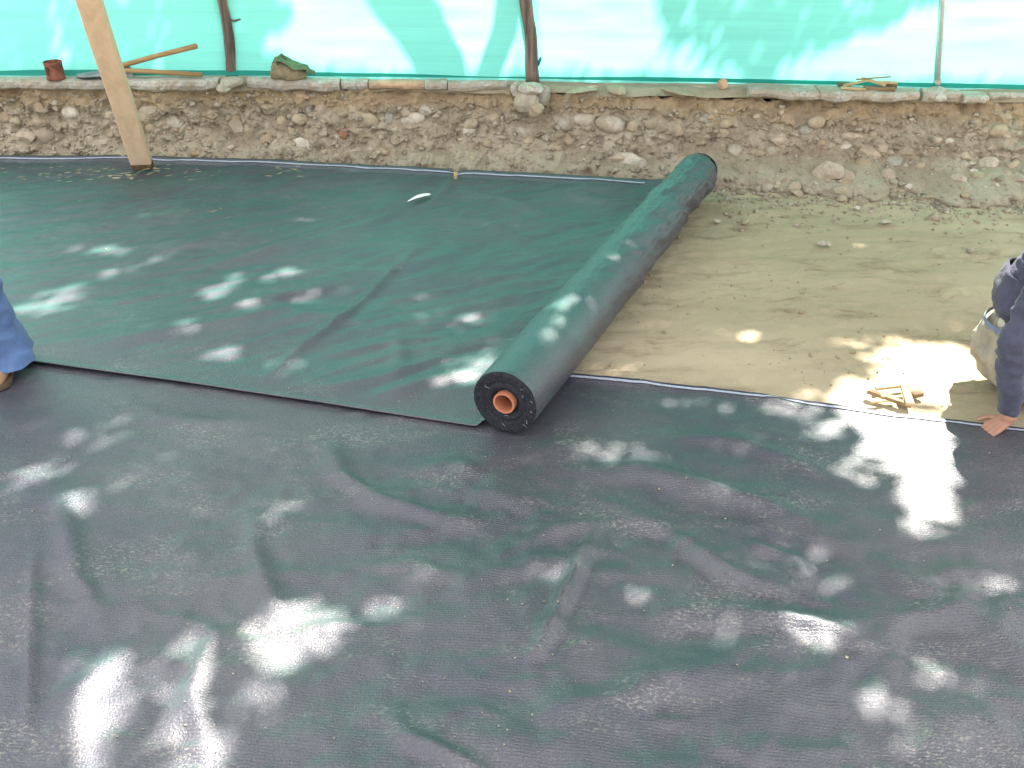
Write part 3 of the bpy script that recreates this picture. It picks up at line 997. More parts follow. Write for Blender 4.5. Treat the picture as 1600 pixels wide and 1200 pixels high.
wr2 = [
 ([(720, 285), (600, 330), (480, 372), (380, 410)], 0.030, 0.016),
 ([(700, 300), (560, 360), (400, 400), (250, 450)], 0.045, 0.016),
 ([(650, 395), (600, 440), (545, 495), (470, 545), (410, 600)], 0.018, 0.020),
 ([(860, 300), (940, 318), (1000, 330)], 0.035, 0.020),
 ([(720, 300), (800, 318), (900, 360)], 0.030, 0.014),
 ([(690, 345), (760, 352), (860, 385)], 0.025, 0.010),
 ([(480, 615), (600, 592), (700, 560)], 0.030, 0.016),
 ([(560, 635), (650, 605), (760, 580)], 0.035, 0.022),
 ([(300, 500), (420, 470), (560, 440)], 0.045, 0.014),
 ([(150, 540), (300, 510), (450, 490), (560, 505)], 0.050, 0.018),
 ([(620, 520), (625, 570), (620, 610)], 0.040, 0.012),
 ([(540, 300), (450, 330), (380, 350)], 0.030, 0.010),
 ([(250, 400), (330, 380), (420, 345)], 0.040, 0.010),
 ([(710, 270), (700, 300), (660, 330)], 0.020, 0.010),
 ([(20, 330), (160, 320), (260, 315)], 0.05, 0.008),
 ([(500, 560), (600, 540), (700, 530)], 0.020, 0.008),
 ([(740, 440), (820, 430), (890, 400)], 0.025, 0.008),
]
rel = xy2 - A0[:2]
s_roll = -(rel @ side[:2])              # distance left of the roll's axis
ang = 0.45
rotp = np.stack([xy2[:, 0] * math.cos(ang) + xy2[:, 1] * math.sin(ang), (-xy2[:, 0] * math.sin(ang) + xy2[:, 1] * math.cos(ang)) * 3.2], 1)
flat = smooth(0.0, 0.25, vv) * 0.7 + 0.3
z2 = 0.016 + 0.010 * (fbm(rotp, 1.5, 3, 81) + 0.4) * flat + 0.0042 * fbm(rotp, 6, 3, 82) * flat
z2 = z2 + 0.012 * flat * (0.35 - np.abs(fbm(rotp * np.array([0.8, 1.0]), 2.6, 2, 183))) + 0.0016 * fbm(xy2 * np.array([0.7, 2.2]), 22, 2, 83) * flat
z2 = z2 + wrinkle_field(xy2, wr2) * (0.4 + 0.6 * flat)
z2 = np.maximum(z2, 0.011)
z2 = z2 + (0.004 + 0.050 * smooth(0.02, 0.16, vv)) * np.exp(-np.maximum(s_roll - 0.10, 0) / 0.055)
inside = smooth(0.115, 0.07, s_roll) * (1 - vv)
xy2 = xy2 + ax[:2] * (inside * 0.05)[:, None]
turn = smooth(0.97, 1.0, vv)
z2 = z2 * (1 - turn * 0.6) + turn * 0.040 * (1 + 0.10 * vnoise(xy2, 2, 84))
# a nick in the turned up edge
nick = np.exp(-((xy2[:, 0] - G(712, 268, 0.05)[0]) / 0.03) ** 2) * turn
z2 = z2 - nick * 0.02
# near edge: lies over the first strip, edge slightly raised and crisp
low = smooth(0.0, 0.07, vv)
z2 = np.where(s_roll > 0.10, 0.012 + (z2 - 0.012) * low, z2)
edge = 1 - smooth(0.0, 0.012, vv)
z2 = z2 + edge * (0.003 + 0.003 * vnoise(xy2, 2.2, 85))
V2 = np.column_stack([xy2, z2])
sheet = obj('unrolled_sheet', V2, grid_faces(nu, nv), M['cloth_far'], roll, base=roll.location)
mod = sheet.modifiers.new('thick', 'SOLIDIFY'); mod.thickness = 0.0025; mod.offset = -1
# light selvage line and dark hem along the far edge
def ribbon(parent, base, grid, ncol, v0, v1, rise, mat, name, u0, u1):
    g = grid.reshape(-1, ncol, 3)
    rows = g.shape[0]
    vals = np.linspace(v0, v1, 4)
    V = []
    us = np.arange(int(u0 * (ncol - 1)), int(u1 * (ncol - 1)) + 1)
    for q in vals:
        f = q * (rows - 1); i = int(min(math.floor(f), rows - 2)); w = f - i
        row = g[i, us] * (1 - w) + g[i + 1, us] * w
        V.append(row + np.array([0, -0.001, rise]))
    return obj(name, np.concatenate(V), grid_faces(len(us), 4), mat, parent, base=base)
sv = ribbon(sheet, roll.location, V2, nu, 0.985, 0.9882, 0.004, M['selvage'], 'selvage_stripe', 0.30, 0.965)
sv.location = (0, 0, 0)

# ------------------------------------------------------------------ first fabric strip
e1 = [(300, 520), (900, 587), (1100, 606), (1300, 632), (1450, 651), (1600, 668), (1800, 692)]
E1 = np.array([G(a, b, 0.008) for a, b in e1])
E1 = np.vstack([E1[0] + (E1[0] - E1[1]) * 3.0, E1, E1[-1] + (E1[-1] - E1[-2]) * 2.0])
nu1, nv1 = 560, 290
top = resample(E1, nu1)
dirx = E1[-2, :2] - E1[2, :2]; dirx = dirx / np.linalg.norm(dirx)
nrm = np.array([dirx[1], -dirx[0]])          # towards the camera
t1 = np.linspace(0, 1, nv1) ** 1.0
WID = 2.75
XY1 = top[None] + nrm[None, None] * (t1 * WID)[:, None, None]
xy1 = XY1.reshape(-1, 2)
vv1 = np.repeat(t1, nu1)
wr1 = [
 ([(510, 680), (530, 740), (590, 780), (660, 800), (760, 825)], 0.030, 0.022),
 ([(935, 815), (905, 890), (870, 960), (830, 1045)], 0.014, 0.030),
 ([(95, 760), (105, 830), (120, 900), (160, 970)], 0.028, 0.020),
 ([(400, 800), (395, 850), (410, 900), (430, 950)], 0.025, 0.018),
 ([(55, 850), (50, 1000), (45, 1150)], 0.012, 0.016),
 ([(890, 735), (1000, 735), (1130, 770), (1230, 800), (1370, 868)], 0.040, 0.026),
 ([(960, 790), (1050, 830), (1110, 880), (1150, 930)], 0.028, 0.020),
 ([(1130, 870), (1180, 850), (1240, 870), (1280, 910)], 0.022, 0.014),
 ([(1060, 860), (1120, 890), (1230, 920)], 0.018, 0.014),
 ([(700, 920), (800, 890), (900, 870), (1000, 850)], 0.030, 0.012),
 ([(760, 880), (850, 835), (960, 810)], 0.022, 0.012),
 ([(600, 1110), (650, 1160), (720, 1190), (800, 1240)], 0.022, 0.018),
 ([(1370, 860), (1450, 920), (1560, 990), (1640, 1040)], 0.040, 0.018),
 ([(1000, 960), (1150, 960), (1300, 980), (1420, 1040)], 0.030, 0.014),
 ([(860, 1120), (1000, 1080), (1150, 1030)], 0.040, 0.014),
 ([(1190, 620), (1230, 632), (1270, 640)], 0.018, 0.012),
 ([(640, 740), (700, 720), (760, 740)], 0.030, 0.010),
 ([(560, 880), (640, 880), (720, 905)], 0.025, 0.009),
 ([(1050, 680), (1160, 690), (1300, 745)], 0.030, 0.014),
 ([(200, 640), (320, 660), (420, 650)], 0.05, 0.008),
 ([(180, 1030), (120, 1080), (100, 1200)], 0.03, 0.016),
 ([(330, 990), (300, 1080), (320, 1180)], 0.025, 0.014),
]
ang = -0.35
rotp = np.stack([(xy1[:, 0] * math.cos(ang) + xy1[:, 1] * math.sin(ang)), (-xy1[:, 0] * math.sin(ang) + xy1[:, 1] * math.cos(ang)) * 1.9], 1)
wz = smooth(0.10, 0.35, vv1) * smooth(-2.2, 0.5, xy1[:, 0])
z1 = 0.0 + 0.008 * (fbm(xy1, 1.4, 3, 91) + 0.2) + (0.003 + 0.006 * wz) * fbm(rotp, 4.0, 3, 92)
warp = xy1 + 0.06 * np.stack([fbm(xy1, 3, 2, 95), fbm(xy1, 3, 2, 96)], 1)
z1 = z1 + 0.022 * wz * (0.4 - np.abs(fbm(warp * np.array([0.8, 1.5]), 3.2, 2, 93))) + (0.004 + 0.009 * wz) * (0.3 - np.abs(fbm(warp * np.array([1.2, 1.0]), 8.5, 2, 193))) + 0.0012 * fbm(xy1, 22, 2, 94)
z1 = z1 + 1.35 * wrinkle_field(xy1, wr1) + 0.016 * wz * fbm(warp * np.array([0.8, 1.4]), 2.3, 2, 194)
z1 = np.maximum(z1, -0.012)
# keep flat below the second strip
n_d, _ = poly_dist(xy1, NL[:, :2])
under = ((xy1[:, 1] > np.interp(xy1[:, 0], NL[:, 0], NL[:, 1]) - 0.03) & (xy1[:, 0] < A0[0] + 0.3))
z1 = np.where(under, np.minimum(z1, 0.003), z1 * smooth(0.0, 0.22, np.where(xy1[:, 0] < A0[0] + 0.35, n_d, 1.0)))
z1 = np.where(~under, z1, z1)
lift = 1 - smooth(0.0, 0.02, vv1)
z1 = z1 + lift * 0.008 * (1 + vnoise(xy1, 2.5, 97))
V1 = np.column_stack([xy1, z1])
strip_c = np.array([0.0, 2.2, 0.0])
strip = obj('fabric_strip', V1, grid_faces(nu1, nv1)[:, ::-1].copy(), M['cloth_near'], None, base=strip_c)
tag(strip, 'wrinkled dark grey-green woven fabric strip covering the foreground', 'ground fabric')
mod = strip.modifiers.new('thick', 'SOLIDIFY'); mod.thickness = 0.0025; mod.offset = -1
sv = ribbon(strip, strip_c, V1, nu1, 0.0045, 0.0082, 0.0035, M['selvage'], 'selvage_stripe', 0.0, 1.0)
sv = ribbon(strip, strip_c, V1, nu1, 0.0, 0.0040, 0.0025, M['hem'], 'hem', 0.0, 1.0)

# ------------------------------------------------------------------ timber prop
pb = G(224, 262, 0.02)
pt_ = P(139, 0, 5.15)
dd = (pt_ - pb) / np.linalg.norm(pt_ - pb)
prop = empty('timber_prop', pb)
tag(prop, 'thick sawn timber prop leaning out of the frame, foot on the fabric', 'timber')
end = pb + dd * 2.2
V, F = beam(pb + dd * 0.055, end, 0.118, 0.062, side=(1, 0.15, 0), seg=14, jitter=0.0012)
obj('plank', V, F, M['timber'], prop, base=pb, sm=False)
V, F = beam(pb - dd * 0.004, pb + dd * 0.055, 0.1165, 0.0605, side=(1, 0.15, 0))
obj('wet_foot', V, F, M['timber_end'], prop, base=pb, sm=False)

# ------------------------------------------------------------------ tools and odds on the bank
def yfence(px): return float(along(fence_line, np.array([G(px, 125, ZT)[0]]))[0])
# rusty can
c = G(88, 123, ZT + 0.004)
can = empty('rusty_can', c)
tag(can, 'small rust-brown can standing on the concrete edge', 'can')
rc, hc = 0.052, 0.098
prof = [(0.0, 0.0), (rc, 0.0), (rc * 1.02, 0.004), (rc, 0.010), (rc * .99, 0.035), (rc * 1.01, 0.05), (rc * .985, 0.07), (rc, hc - 0.006), (rc * 1.04, hc), (rc * 0.96, hc), (rc * 0.94, 0.02), (0, 0.018)]
n = 28
V = []
for (r_, z_) in prof:
    for k in range(n):
        a = 2 * math.pi * k / n
        dent = 1 - 0.07 * max(0, math.cos(a - 4.2)) ** 6 * (0.3 < z_ / hc < 0.9)
        V.append(c + np.array([max(r_, 0.0005) * math.cos(a) * dent, max(r_, 0.0005) * math.sin(a) * dent, z_]))
F = [(j * n + k, j * n + (k + 1) % n, (j + 1) * n + (k + 1) % n, (j + 1) * n + k) for j in range(len(prof) - 1) for k in range(n)]
obj('shell', V, F, M['rust'], can, base=c)
V, F = tube([c + np.array([rc * 0.99 * math.cos(a), rc * 0.99 * math.sin(a), hc]) for a in np.linspace(0, 2 * math.pi, 25)], [0.003] * 25, 6, False)
obj('rim', V, F, M['rust'], can, base=c)

# shovel lying on the concrete: blade at the left, handle running right behind the prop
y0 = yfence(200) - 0.045
b0, b1_, b2_ = P(118, 117, y0), P(172, 114, y0), P(316, 115, y0)
zf = ZT + 0.012
shovel = empty('shovel', np.array([b1_[0], y0, ZT]))
tag(shovel, 'shovel lying flat with grey blade and wooden handle on the concrete', 'shovel')
L = b1_[0] - b0[0]
gu, gv_ = np.meshgrid(np.linspace(0, 1, 16), np.linspace(-1, 1, 11))
wid = 0.075 * np.where(gu < 0.35, np.sqrt(np.clip(gu / 0.35, 0, 1)) , 1.0)
SX = b0[0] + gu * L * 1.1
SY = y0 + gv_ * wid * 0.75
SZ = zf + 0.028 * (1 - gv_ ** 2) * (0.4 + 0.6 * gu) + 0.018 * gu
blade = obj('blade', np.stack([SX.ravel(), SY.ravel(), SZ.ravel()], 1), grid_faces(16, 11), M['shovel_steel'], shovel, base=shovel.location)
mod = blade.modifiers.new('thick', 'SOLIDIFY'); mod.thickness = 0.003
hz = zf + 0.030
V, F = tube([(b0[0] + L * 0.98, y0, zf + 0.040), (b0[0] + L * 1.35, y0, zf + 0.034)], [0.018, 0.015], 10)
obj('socket', V, F, M['shovel_steel'], shovel, base=shovel.location)
V, F = tube([(b0[0] + L * 1.3, y0, zf + 0.034), (b0[0] + L * 2.2, y0 - 0.004, zf + 0.028), (b2_[0], y0 - 0.01, zf + 0.010)], [0.0135, 0.014, 0.014], 12)
obj('handle', V, F, M['handle_wood'], shovel, base=shovel.location)

# hoe leaning with its handle raised to the right
y1 = yfence(200) - 0.015
h0, h1 = P(186, 104, y1), P(307, 72, y1 - 0.06)
hoe = empty('hoe', np.array([h0[0], y1, ZT]))
tag(hoe, 'hoe with raised wooden handle slanting up right behind the prop', 'hoe')
V, F = tube([h0 - (h1 - h0) * 0.06, (h0 + h1) / 2 + np.array([0, 0, 0.004]), h1], [0.0145, 0.0145, 0.0155], 12)
obj('handle', V, F, M['handle_wood'], hoe, base=hoe.location)
q = P(203, 112, y1)
V, F = [], []
for (dx, dz) in ((-0.075, -0.035), (0.022, -0.035), (0.010, 0.022), (-0.012, 0.034), (-0.05, 0.025)):
    for dy in (-0.004, 0.004):
        V.append(q + np.array([dx, dy + dz * 0.25, dz]))
m_ = 5
F = [tuple(range(0, 2 * m_, 2)), tuple(range(1, 2 * m_, 2))[::-1]] + [(2 * k, 2 * k + 1, (2 * k + 3) % (2 * m_), (2 * k + 2) % (2 * m_)) for k in range(m_)]
obj('blade', V, F, M['shovel_steel'], hoe, base=hoe.location, sm=False)
V, F = tube([h0 + np.array([-0.03, 0, -0.01]), h0 + np.array([0.03, 0, 0.008])], [0.021, 0.019], 12)
obj('eye_socket', V, F, M['shovel_steel'], hoe, base=hoe.location)

# canvas bag
q = G(452, 122, ZT + 0.004)
bag = empty('canvas_bag', q)
tag(bag, 'crumpled olive canvas bag with flap on the concrete edge', 'bag')
gu, gv_ = np.meshgrid(np.linspace(0, 2 * math.pi, 44, endpoint=False), np.linspace(0, 1, 16))
prof_r = np.interp(gv_, [0, .08, .3, .6, .85, 1], [0.86, 1.0, 1.06, 0.98, 0.86, 0.70])
bxx = 0.105 * prof_r * np.cos(gu); byy = 0.055 * prof_r * np.sin(gu)
bzz = gv_ * (0.085 - 0.025 * np.cos(gu))
pp_ = np.stack([bxx, byy, bzz], -1)
dn = 0.012 * fbm(pp_, 22, 3, 101)
bxx = bxx + dn; byy = byy + dn * 0.8; bzz = np.maximum(bzz + dn * 0.5 * (gv_ > 0.05), 0)
V = (np.stack([bxx, byy, bzz], -1) + q).reshape(-1, 3)
idx = np.arange(44 * 16).reshape(16, 44); nx = np.roll(idx, -1, 1)
F = [tuple(t) for t in np.stack([idx[:-1].ravel(), nx[:-1].ravel(), nx[1:].ravel(), idx[1:].ravel()], 1).tolist()] + [tuple(idx[-1].tolist())]
obj('pouch', V, F, M['canvas'], bag, base=q)
fu, fv = np.meshgrid(np.linspace(0, 1, 22), np.linspace(0, 1, 12))
fX = q[0] - 0.075 + fu * 0.235
fY_ = q[1] - 0.062 + fv * 0.11
fZ = q[2] + 0.118 - 0.060 * fu ** 1.4 - 0.012 * (1 - fv) + 0.016 * np.sin(fu * 9) * (1 - fu) + 0.008 * vnoise(np.stack([fu, fv], -1), 6, 102) - 0.016 * (fu > 0.85)
fw = 1 - 0.75 * smooth(0.6, 1.0, fu)
fY_ = q[1] - 0.062 + 0.05 + (fv - 0.5) * 0.11 * fw
fl = obj('flap', np.stack([fX.ravel(), fY_.ravel(), fZ.ravel()], 1), grid_faces(22, 12), M['canvas_green'], bag, base=q)
mod = fl.modifiers.new('thick', 'SOLIDIFY'); mod.thickness = 0.005
V, F = tube([q + np.array(t) for t in ((-0.05, -0.04, 0.085), (-0.052, -0.03, 0.125), (-0.03, 0.0, 0.138), (0.0, 0.0, 0.112))], [0.007, 0.008, 0.008, 0.006], 8)
obj('strap_loop', V, F, M['canvas_green'], bag, base=q)

# offcuts heaped on the slab near the metal pole
def offcut(p0, p1, z0, z1, w, t, mat, label, group, name='wood_offcut', lean=None):
    a, b = G(*p0, z0), G(*p1, z1)
    V, F = beam(a, b, w, t, side=np.cross(b - a, (0, 0, 1)) if lean is None else lean, taper=random.uniform(0.85, 1.0))
    o = obj(name, V, F, mat, None, base=(a + b) / 2, sm=False)
    return tag(o, label, 'wood scrap', group)
g1 = 'wood offcuts heaped on the concrete by the pole'
S0 = ZT + 0.012
offcut((1314, 137), (1353, 140), S0, S0, 0.022, 0.012, M['scrap_wood'], 'pale stubby offcut lying lowest at the front left of the heap', g1)
offcut((1318, 134), (1356, 125), S0 + 0.004, S0 + 0.04, 0.025, 0.010, M['scrap_wood'], 'pale offcut rising to the right on the left of the heap', g1)
offcut((1347, 122), (1384, 133), S0 + 0.045, S0 + 0.02, 0.030, 0.012, M['scrap_wood'], 'broad pale offcut slanting down right across the heap top', g1)
offcut((1350, 137), (1398, 139), S0, S0, 0.04, 0.016, M['scrap_wood_dark'], 'dark reddish offcut at the bottom front right of the heap', g1)
offcut((1384, 132), (1402, 134), S0 + 0.006, S0 + 0.006, 0.03, 0.022, M['scrap_wood_dark'], 'short dark block end at the right of the heap', g1)
offcut((1338, 124), (1392, 120), S0 + 0.052, S0 + 0.05, 0.010, 0.008, M['scrap_wood_dark'], 'thin dark stick lying on top of the heap', g1)
offcut((1309, 131), (1330, 131), S0 + 0.004, S0 + 0.004, 0.03, 0.02, M['canvas_green'], 'small greenish block left of the heap', g1)
offcut((1372, 128), (1402, 129), S0 + 0.028, S0 + 0.03, 0.03, 0.010, M['scrap_wood'], 'pale flat offcut at the upper right of the heap', g1)
# brick bit beside the slab
def loose_stone(name, px, py, z, w, h, mat, label, cat, chip=True):
    q = G(px, py, z)
    s = (q[1] * CP + (EYE - q[2]) * SP) / FPX
    o = add_stone(name, q + np.array([0, 0, h * s / 2 * 0.55]), w * s / 2, h * s / 2, w * s / 2, mat, chip)
    return tag(o, label, cat)
loose_stone('brick_bit', 1129, 136, ZT - 0.012, 18, 17, M['brick_pale'], 'small pale pink brick bit at the foot of the tarp', 'brick')
loose_stone('pale_chip', 1003, 123, ZT - 0.01, 16, 6, M['stones'][2], 'small white chip at the tarp foot right of the log post', 'stone')
loose_stone('pale_chip', 977, 122, ZT - 0.01, 12, 5, M['stones'][2], 'smallest cream chip at the tarp foot near the log post', 'stone')

# offcuts on the soil by the crouching person
g2 = 'wood offcuts on the soil by the fabric edge'
offcut((1356, 611), (1424, 634), 0.012, 0.010, 0.020, 0.016, M['scrap_wood_dark'], 'long brown offcut pointing to the fabric edge', g2)
offcut((1412, 600), (1422, 632), 0.030, 0.020, 0.030, 0.014, M['scrap_wood'], 'pale broad offcut lying across the other scraps', g2)
offcut((1368, 607), (1412, 602), 0.006, 0.010, 0.016, 0.012, M['scrap_wood'], 'thin pale offcut behind the long brown one', g2)
offcut((1424, 617), (1440, 614), 0.006, 0.008, 0.034, 0.018, M['scrap_wood_dark'], 'short brown offcut right of the pale broad one', g2)
offcut((1360, 628), (1392, 625), 0.004, 0.005, 0.014, 0.008, M['scrap_wood'], 'pale splinter beside the fabric edge', g2)
offcut((1376, 618), (1400, 621), 0.016, 0.012, 0.018, 0.008, M['scrap_wood'], 'small pale chip resting on the long brown offcut', g2)

# white plastic strip on the unrolled sheet
a, b = G(637, 315, 0.045), G(672, 303, 0.045)
gu, gv_ = np.meshgrid(np.linspace(0, 1, 18), np.linspace(-1, 1, 5))
dd_ = b - a; nn = np.array([-dd_[1], dd_[0], 0]); nn /= np.linalg.norm(nn)
cv = a + dd_ * gu[..., None] + nn * (gv_ * 0.018 * (0.25 + 0.75 * smooth(0.0, 0.6, gu)) * np.sqrt(np.clip(1 - ((gu - .5) * 2) ** 8, 0.05, 1)))[..., None]
cv[..., 2] += 0.010 * np.sin(gu * 3.1) + 0.004 * (1 - gv_ ** 2)
w = obj('plastic_strip', cv.reshape(-1, 3), grid_faces(18, 5), M['white_plastic'], None, base=a)
mod = w.modifiers.new('thick', 'SOLIDIFY'); mod.thickness = 0.003
tag(w, 'bright white plastic strip lying on the green fabric', 'plastic strip')
# wooden peg at the nick in the turned up edge
q = G(712, 273, 0.05)
V, F = tube([q + np.array([0, -0.01, -0.045]), q + np.array([0, -0.012, 0.0]), q + np.array([0.002, -0.014, 0.02])], [0.008, 0.011, 0.012], 8)
tag(obj('wooden_peg', V, F, M['scrap_wood'], None, base=q - np.array([0, 0, 0.045])), 'small wooden peg pinning the far fabric edge', 'peg')
# pebbles on bare soil
for (px, py, w_, h_, mt, lab) in ((1163, 348, 14, 9, O, 'round olive pebble on the soil right of the roll'), (1384, 349, 18, 8, W, 'long pale stone on the soil in the middle of the bare floor'),
     (1120, 347, 13, 6, W, 'white chip on the soil close to the roll'), (1283, 383, 16, 10, GY, 'grey clod in the middle of the bare soil'), (1490, 316, 18, 14, W, 'pale round stone below the bank right of the pole'),
     (1316, 314, 14, 12, W, 'white stone at the foot of the bank'), (1338, 326, 12, 7, W, 'flat white chip below the white stone at the bank foot'), (1294, 384, 9, 9, W, 'white crumb beside the grey clod'),
     (1245, 303, 22, 9, RS, 'pinkish flake among rubble right of the roll end'), (1226, 278, 14, 10, W, 'white fragment lying on the rubble right of the roll end')):
    loose_stone('loose_stone', px, py, -0.012, w_, h_, mt, lab, 'stone', mt is not O)

# fine debris: grains and straw on the fabric
surf_pts = []
def scatter(verts, n, seed, dens):
    rs2 = np.random.default_rng(seed)
    k = rs2.integers(0, len(verts), n * 6)
    p = verts[k]
    px, py = to_px(p)
    d = dens(p[:, :2], px, py)
    keep = (rs2.random(len(p)) < d) & (px > -80) & (px < 1680) & (py > 200) & (py < 1260)
    p = p[keep][:n]
    return p + np.column_stack([rs2.uniform(-.006, .006, (len(p), 2)), np.full(len(p), 0.002)])
clump = lambda xy_, px, py: np.clip(smooth(0.05, 0.45, fbm(xy_, 3.5, 3, 111)) * 0.9 + 0.05, 0, 1)
p1 = scatter(V1[~under], 1500, 1, clump)
okm = (vv > 0.01) & (s_roll > 0.16)
p2 = scatter(V2[okm], 700, 2, lambda xy_, px, py: clump(xy_, px, py) * smooth(900, 200, px))
pts = np.concatenate([p1, p2])
szs = np.random.default_rng(4).gamma(1.5, 0.0007, len(pts)) + 0.0007
v, f = bits_mesh(pts, szs, 9, 0.8)
tag(obj('sand_grains', v, f, M['grain'], None, sm=False), 'pale sand grains and crumbs scattered over the fabric', 'sand', kind='stuff')

def straw_mesh(points, lens, seed, flat=True, direc=None):
    rs2 = np.random.default_rng(seed)
    V, F = [], []
    for i, (p, L_) in enumerate(zip(points, lens)):
        a = rs2.uniform(0, math.pi) if direc is None else rs2.normal(direc, 0.4)
        d = np.array([math.cos(a), math.sin(a), rs2.uniform(-.05, .12)]) * L_ / 2
        s_ = np.array([-math.sin(a), math.cos(a), 0]) * 0.0011
        u_ = np.array([0, 0, 0.0015])
        b0 = len(V)
        for e_ in (-1, 1):
            V += [p + d * e_ + s_, p + d * e_ - s_, p + d * e_ + u_]
        F += [(b0, b0 + 1, b0 + 4, b0 + 3), (b0 + 1, b0 + 2, b0 + 5, b0 + 4), (b0 + 2, b0, b0 + 3, b0 + 5), (b0, b0 + 2, b0 + 1), (b0 + 3, b0 + 4, b0 + 5)]
    return V, F
rs3 = np.random.default_rng(31)
sp = []
for (px, py, sx, sy, n) in ((192, 277, 16, 4, 26), (150, 270, 40, 6, 16), (60, 275, 50, 8, 16), (240, 265, 14, 4, 14), (300, 268, 30, 6, 10), (450, 268, 16, 5, 14), (340, 330, 30, 5, 6)):
    for _ in range(n):
        sp.append(G(rs3.normal(px, sx), rs3.normal(py, sy), 0.045 if py < 300 else 0.034))
V, F = straw_mesh(sp, rs3.uniform(0.008, 0.038, len(sp)), 5, direc=0.25)
tag(obj('straw', V, F, M['straw'], None, sm=False), 'wisps of dry yellow straw near the timber prop', 'straw', kind='stuff')
# ------------------------------------------------------------------ people
def soup(chains):
    """chains of (point, radius) -> closed capsules in one vertex soup"""
    V, F = [], []
    bm = bmesh.new()
    bmesh.ops.create_icosphere(bm, subdivisions=3, radius=1.0)
    sv_ = np.array([v.co[:] for v in bm.verts]); sf = [tuple(v.index for v in f.verts) for f in bm.faces]
    bm.free()
    for ch in chains:
        pts = [np.asarray(c[0], float) for c in ch]; rad = [c[1] for c in ch]
        for p, r_ in zip(pts, rad):
            b0 = len(V)
            V += list(sv_ * r_ + p)
            F += [tuple(i + b0 for i in f) for f in sf]
        for i in range(len(pts) - 1):
            v_, f_ = tube([pts[i], pts[i + 1]], [rad[i], rad[i + 1]], 20)
            b0 = len(V)
            V += v_
            F += [tuple(k + b0 for k in f) for f in f_]
    return V, F

def melt(name, chains, voxel, mat, parent, base, smooth_it=6, wrinkle=0.0, wscale=14, seed=1, wstretch=(1, 1, 1)):
    V, F = soup(chains)
    me = mesh_from(name, np.asarray(V) - np.asarray(base), F)
    tmp = bpy.data.objects.new('tmp', me); COL.objects.link(tmp)
    md = tmp.modifiers.new('r', 'REMESH'); md.mode = 'VOXEL'; md.voxel_size = voxel; md.use_smooth_shade = True
    ms = tmp.modifiers.new('s', 'SMOOTH'); ms.factor = 0.6; ms.iterations = smooth_it
    dg = bpy.context.evaluated_depsgraph_get()
    out = bpy.data.meshes.new_from_object(tmp.evaluated_get(dg))
    out.name = name
    bpy.data.objects.remove(tmp); bpy.data.meshes.remove(me)
    if wrinkle:
        co = np.empty(len(out.vertices) * 3, np.float32); out.vertices.foreach_get('co', co); co = co.reshape(-1, 3)
        no = np.empty(len(out.vertices) * 3, np.float32); out.vertices.foreach_get('normal', no); no = no.reshape(-1, 3)
        q = co * np.array(wstretch)
        d = wrinkle * (0.55 - 1.5 * np.abs(fbm(q, wscale, 2, seed)) + 0.35 * fbm(q, wscale * 2.3, 2, seed + 4))
        co = co + no * d[:, None]
        out.vertices.foreach_set('co', co.astype(np.float32).ravel())
        out.update()
    out.polygons.foreach_set('use_smooth', np.ones(len(out.polygons), dtype=bool))
    out.materials.clear()
    return link(name, out, mat, parent)

def mid(a, b, f): return np.asarray(a, float) * (1 - f) + np.asarray(b, float) * f
def head_chains(c, look, up=(0, 0, 1)):
    c = np.asarray(c, float); l = np.asarray(look, float); l /= np.linalg.norm(l)
    u = np.asarray(up, float); u = u - (u @ l) * l; u /= np.linalg.norm(u)
    s = np.cross(l, u)
    ch = [[(c + u * 0.045 - l * 0.012, 0.078), (c - u * 0.02 + l * 0.012, 0.070), (c - u * 0.085 + l * 0.035, 0.045)],
          [(c + l * 0.085 - u * 0.005, 0.010), (c + l * 0.104 - u * 0.035, 0.014)],
          [(c + l * 0.075 - u * 0.068, 0.018)],
          [(c + s * 0.076 + u * 0.01, 0.014), (c + s * 0.078 - u * 0.03, 0.010)], [(c - s * 0.076 + u * 0.01, 0.014), (c - s * 0.078 - u * 0.03, 0.010)],
          [(c + l * 0.070 + u * 0.028 + s * 0.03, 0.013)], [(c + l * 0.070 + u * 0.028 - s * 0.03, 0.013)]]
    return ch, l, u, s
def hand_chains(wrist, fwd, up, thumb_side, curl=0.35, scale=1.0):
    """palm, four unequal bent fingers and a thumb; fwd along the palm, up = back of the hand"""
    f = np.asarray(fwd, float); f /= np.linalg.norm(f)
    u = np.asarray(up, float); u = u - (u @ f) * f; u /= np.linalg.norm(u)
    s = np.cross(f, u) * thumb_side
    w = np.asarray(wrist, float); k = scale
    ch = []
    for j, (off, L_) in enumerate(((0.034, 0.068), (0.0115, 0.076), (-0.0115, 0.071), (-0.034, 0.056))):
        kn = w + f * 0.088 * k + s * off * k
        ch.append([(w + s * off * 0.55 * k, 0.017 * k), (kn, 0.0125 * k)])
        d1 = f * math.cos(curl * .5) - u * math.sin(curl * .5) + s * off * 1.6
        d2 = f * math.cos(curl * 1.4) - u * math.sin(curl * 1.4) + s * off * 1.2
        d3 = f * math.cos(curl * 2.2) - u * math.sin(curl * 2.2)
        p1_ = kn + d1 * L_ * 0.45 * k; p2_ = p1_ + d2 * L_ * 0.32 * k; p3_ = p2_ + d3 * L_ * 0.25 * k
        ch.append([(kn, 0.0100 * k), (p1_, 0.0085 * k), (p2_, 0.0078 * k), (p3_, 0.0066 * k)])
    t0 = w + f * 0.025 * k + s * 0.026 * k
    t1_ = t0 + (f * 0.55 + s * 0.8) * 0.045 * k - u * 0.006
    t2_ = t1_ + (f * 0.85 + s * 0.45) * 0.034 * k
    t3_ = t2_ + (f * 0.95 + s * 0.2) * 0.022 * k
    ch.append([(t0, 0.015 * k), (t1_, 0.0122 * k), (t2_, 0.0105 * k), (t3_, 0.0085 * k)])
    return ch

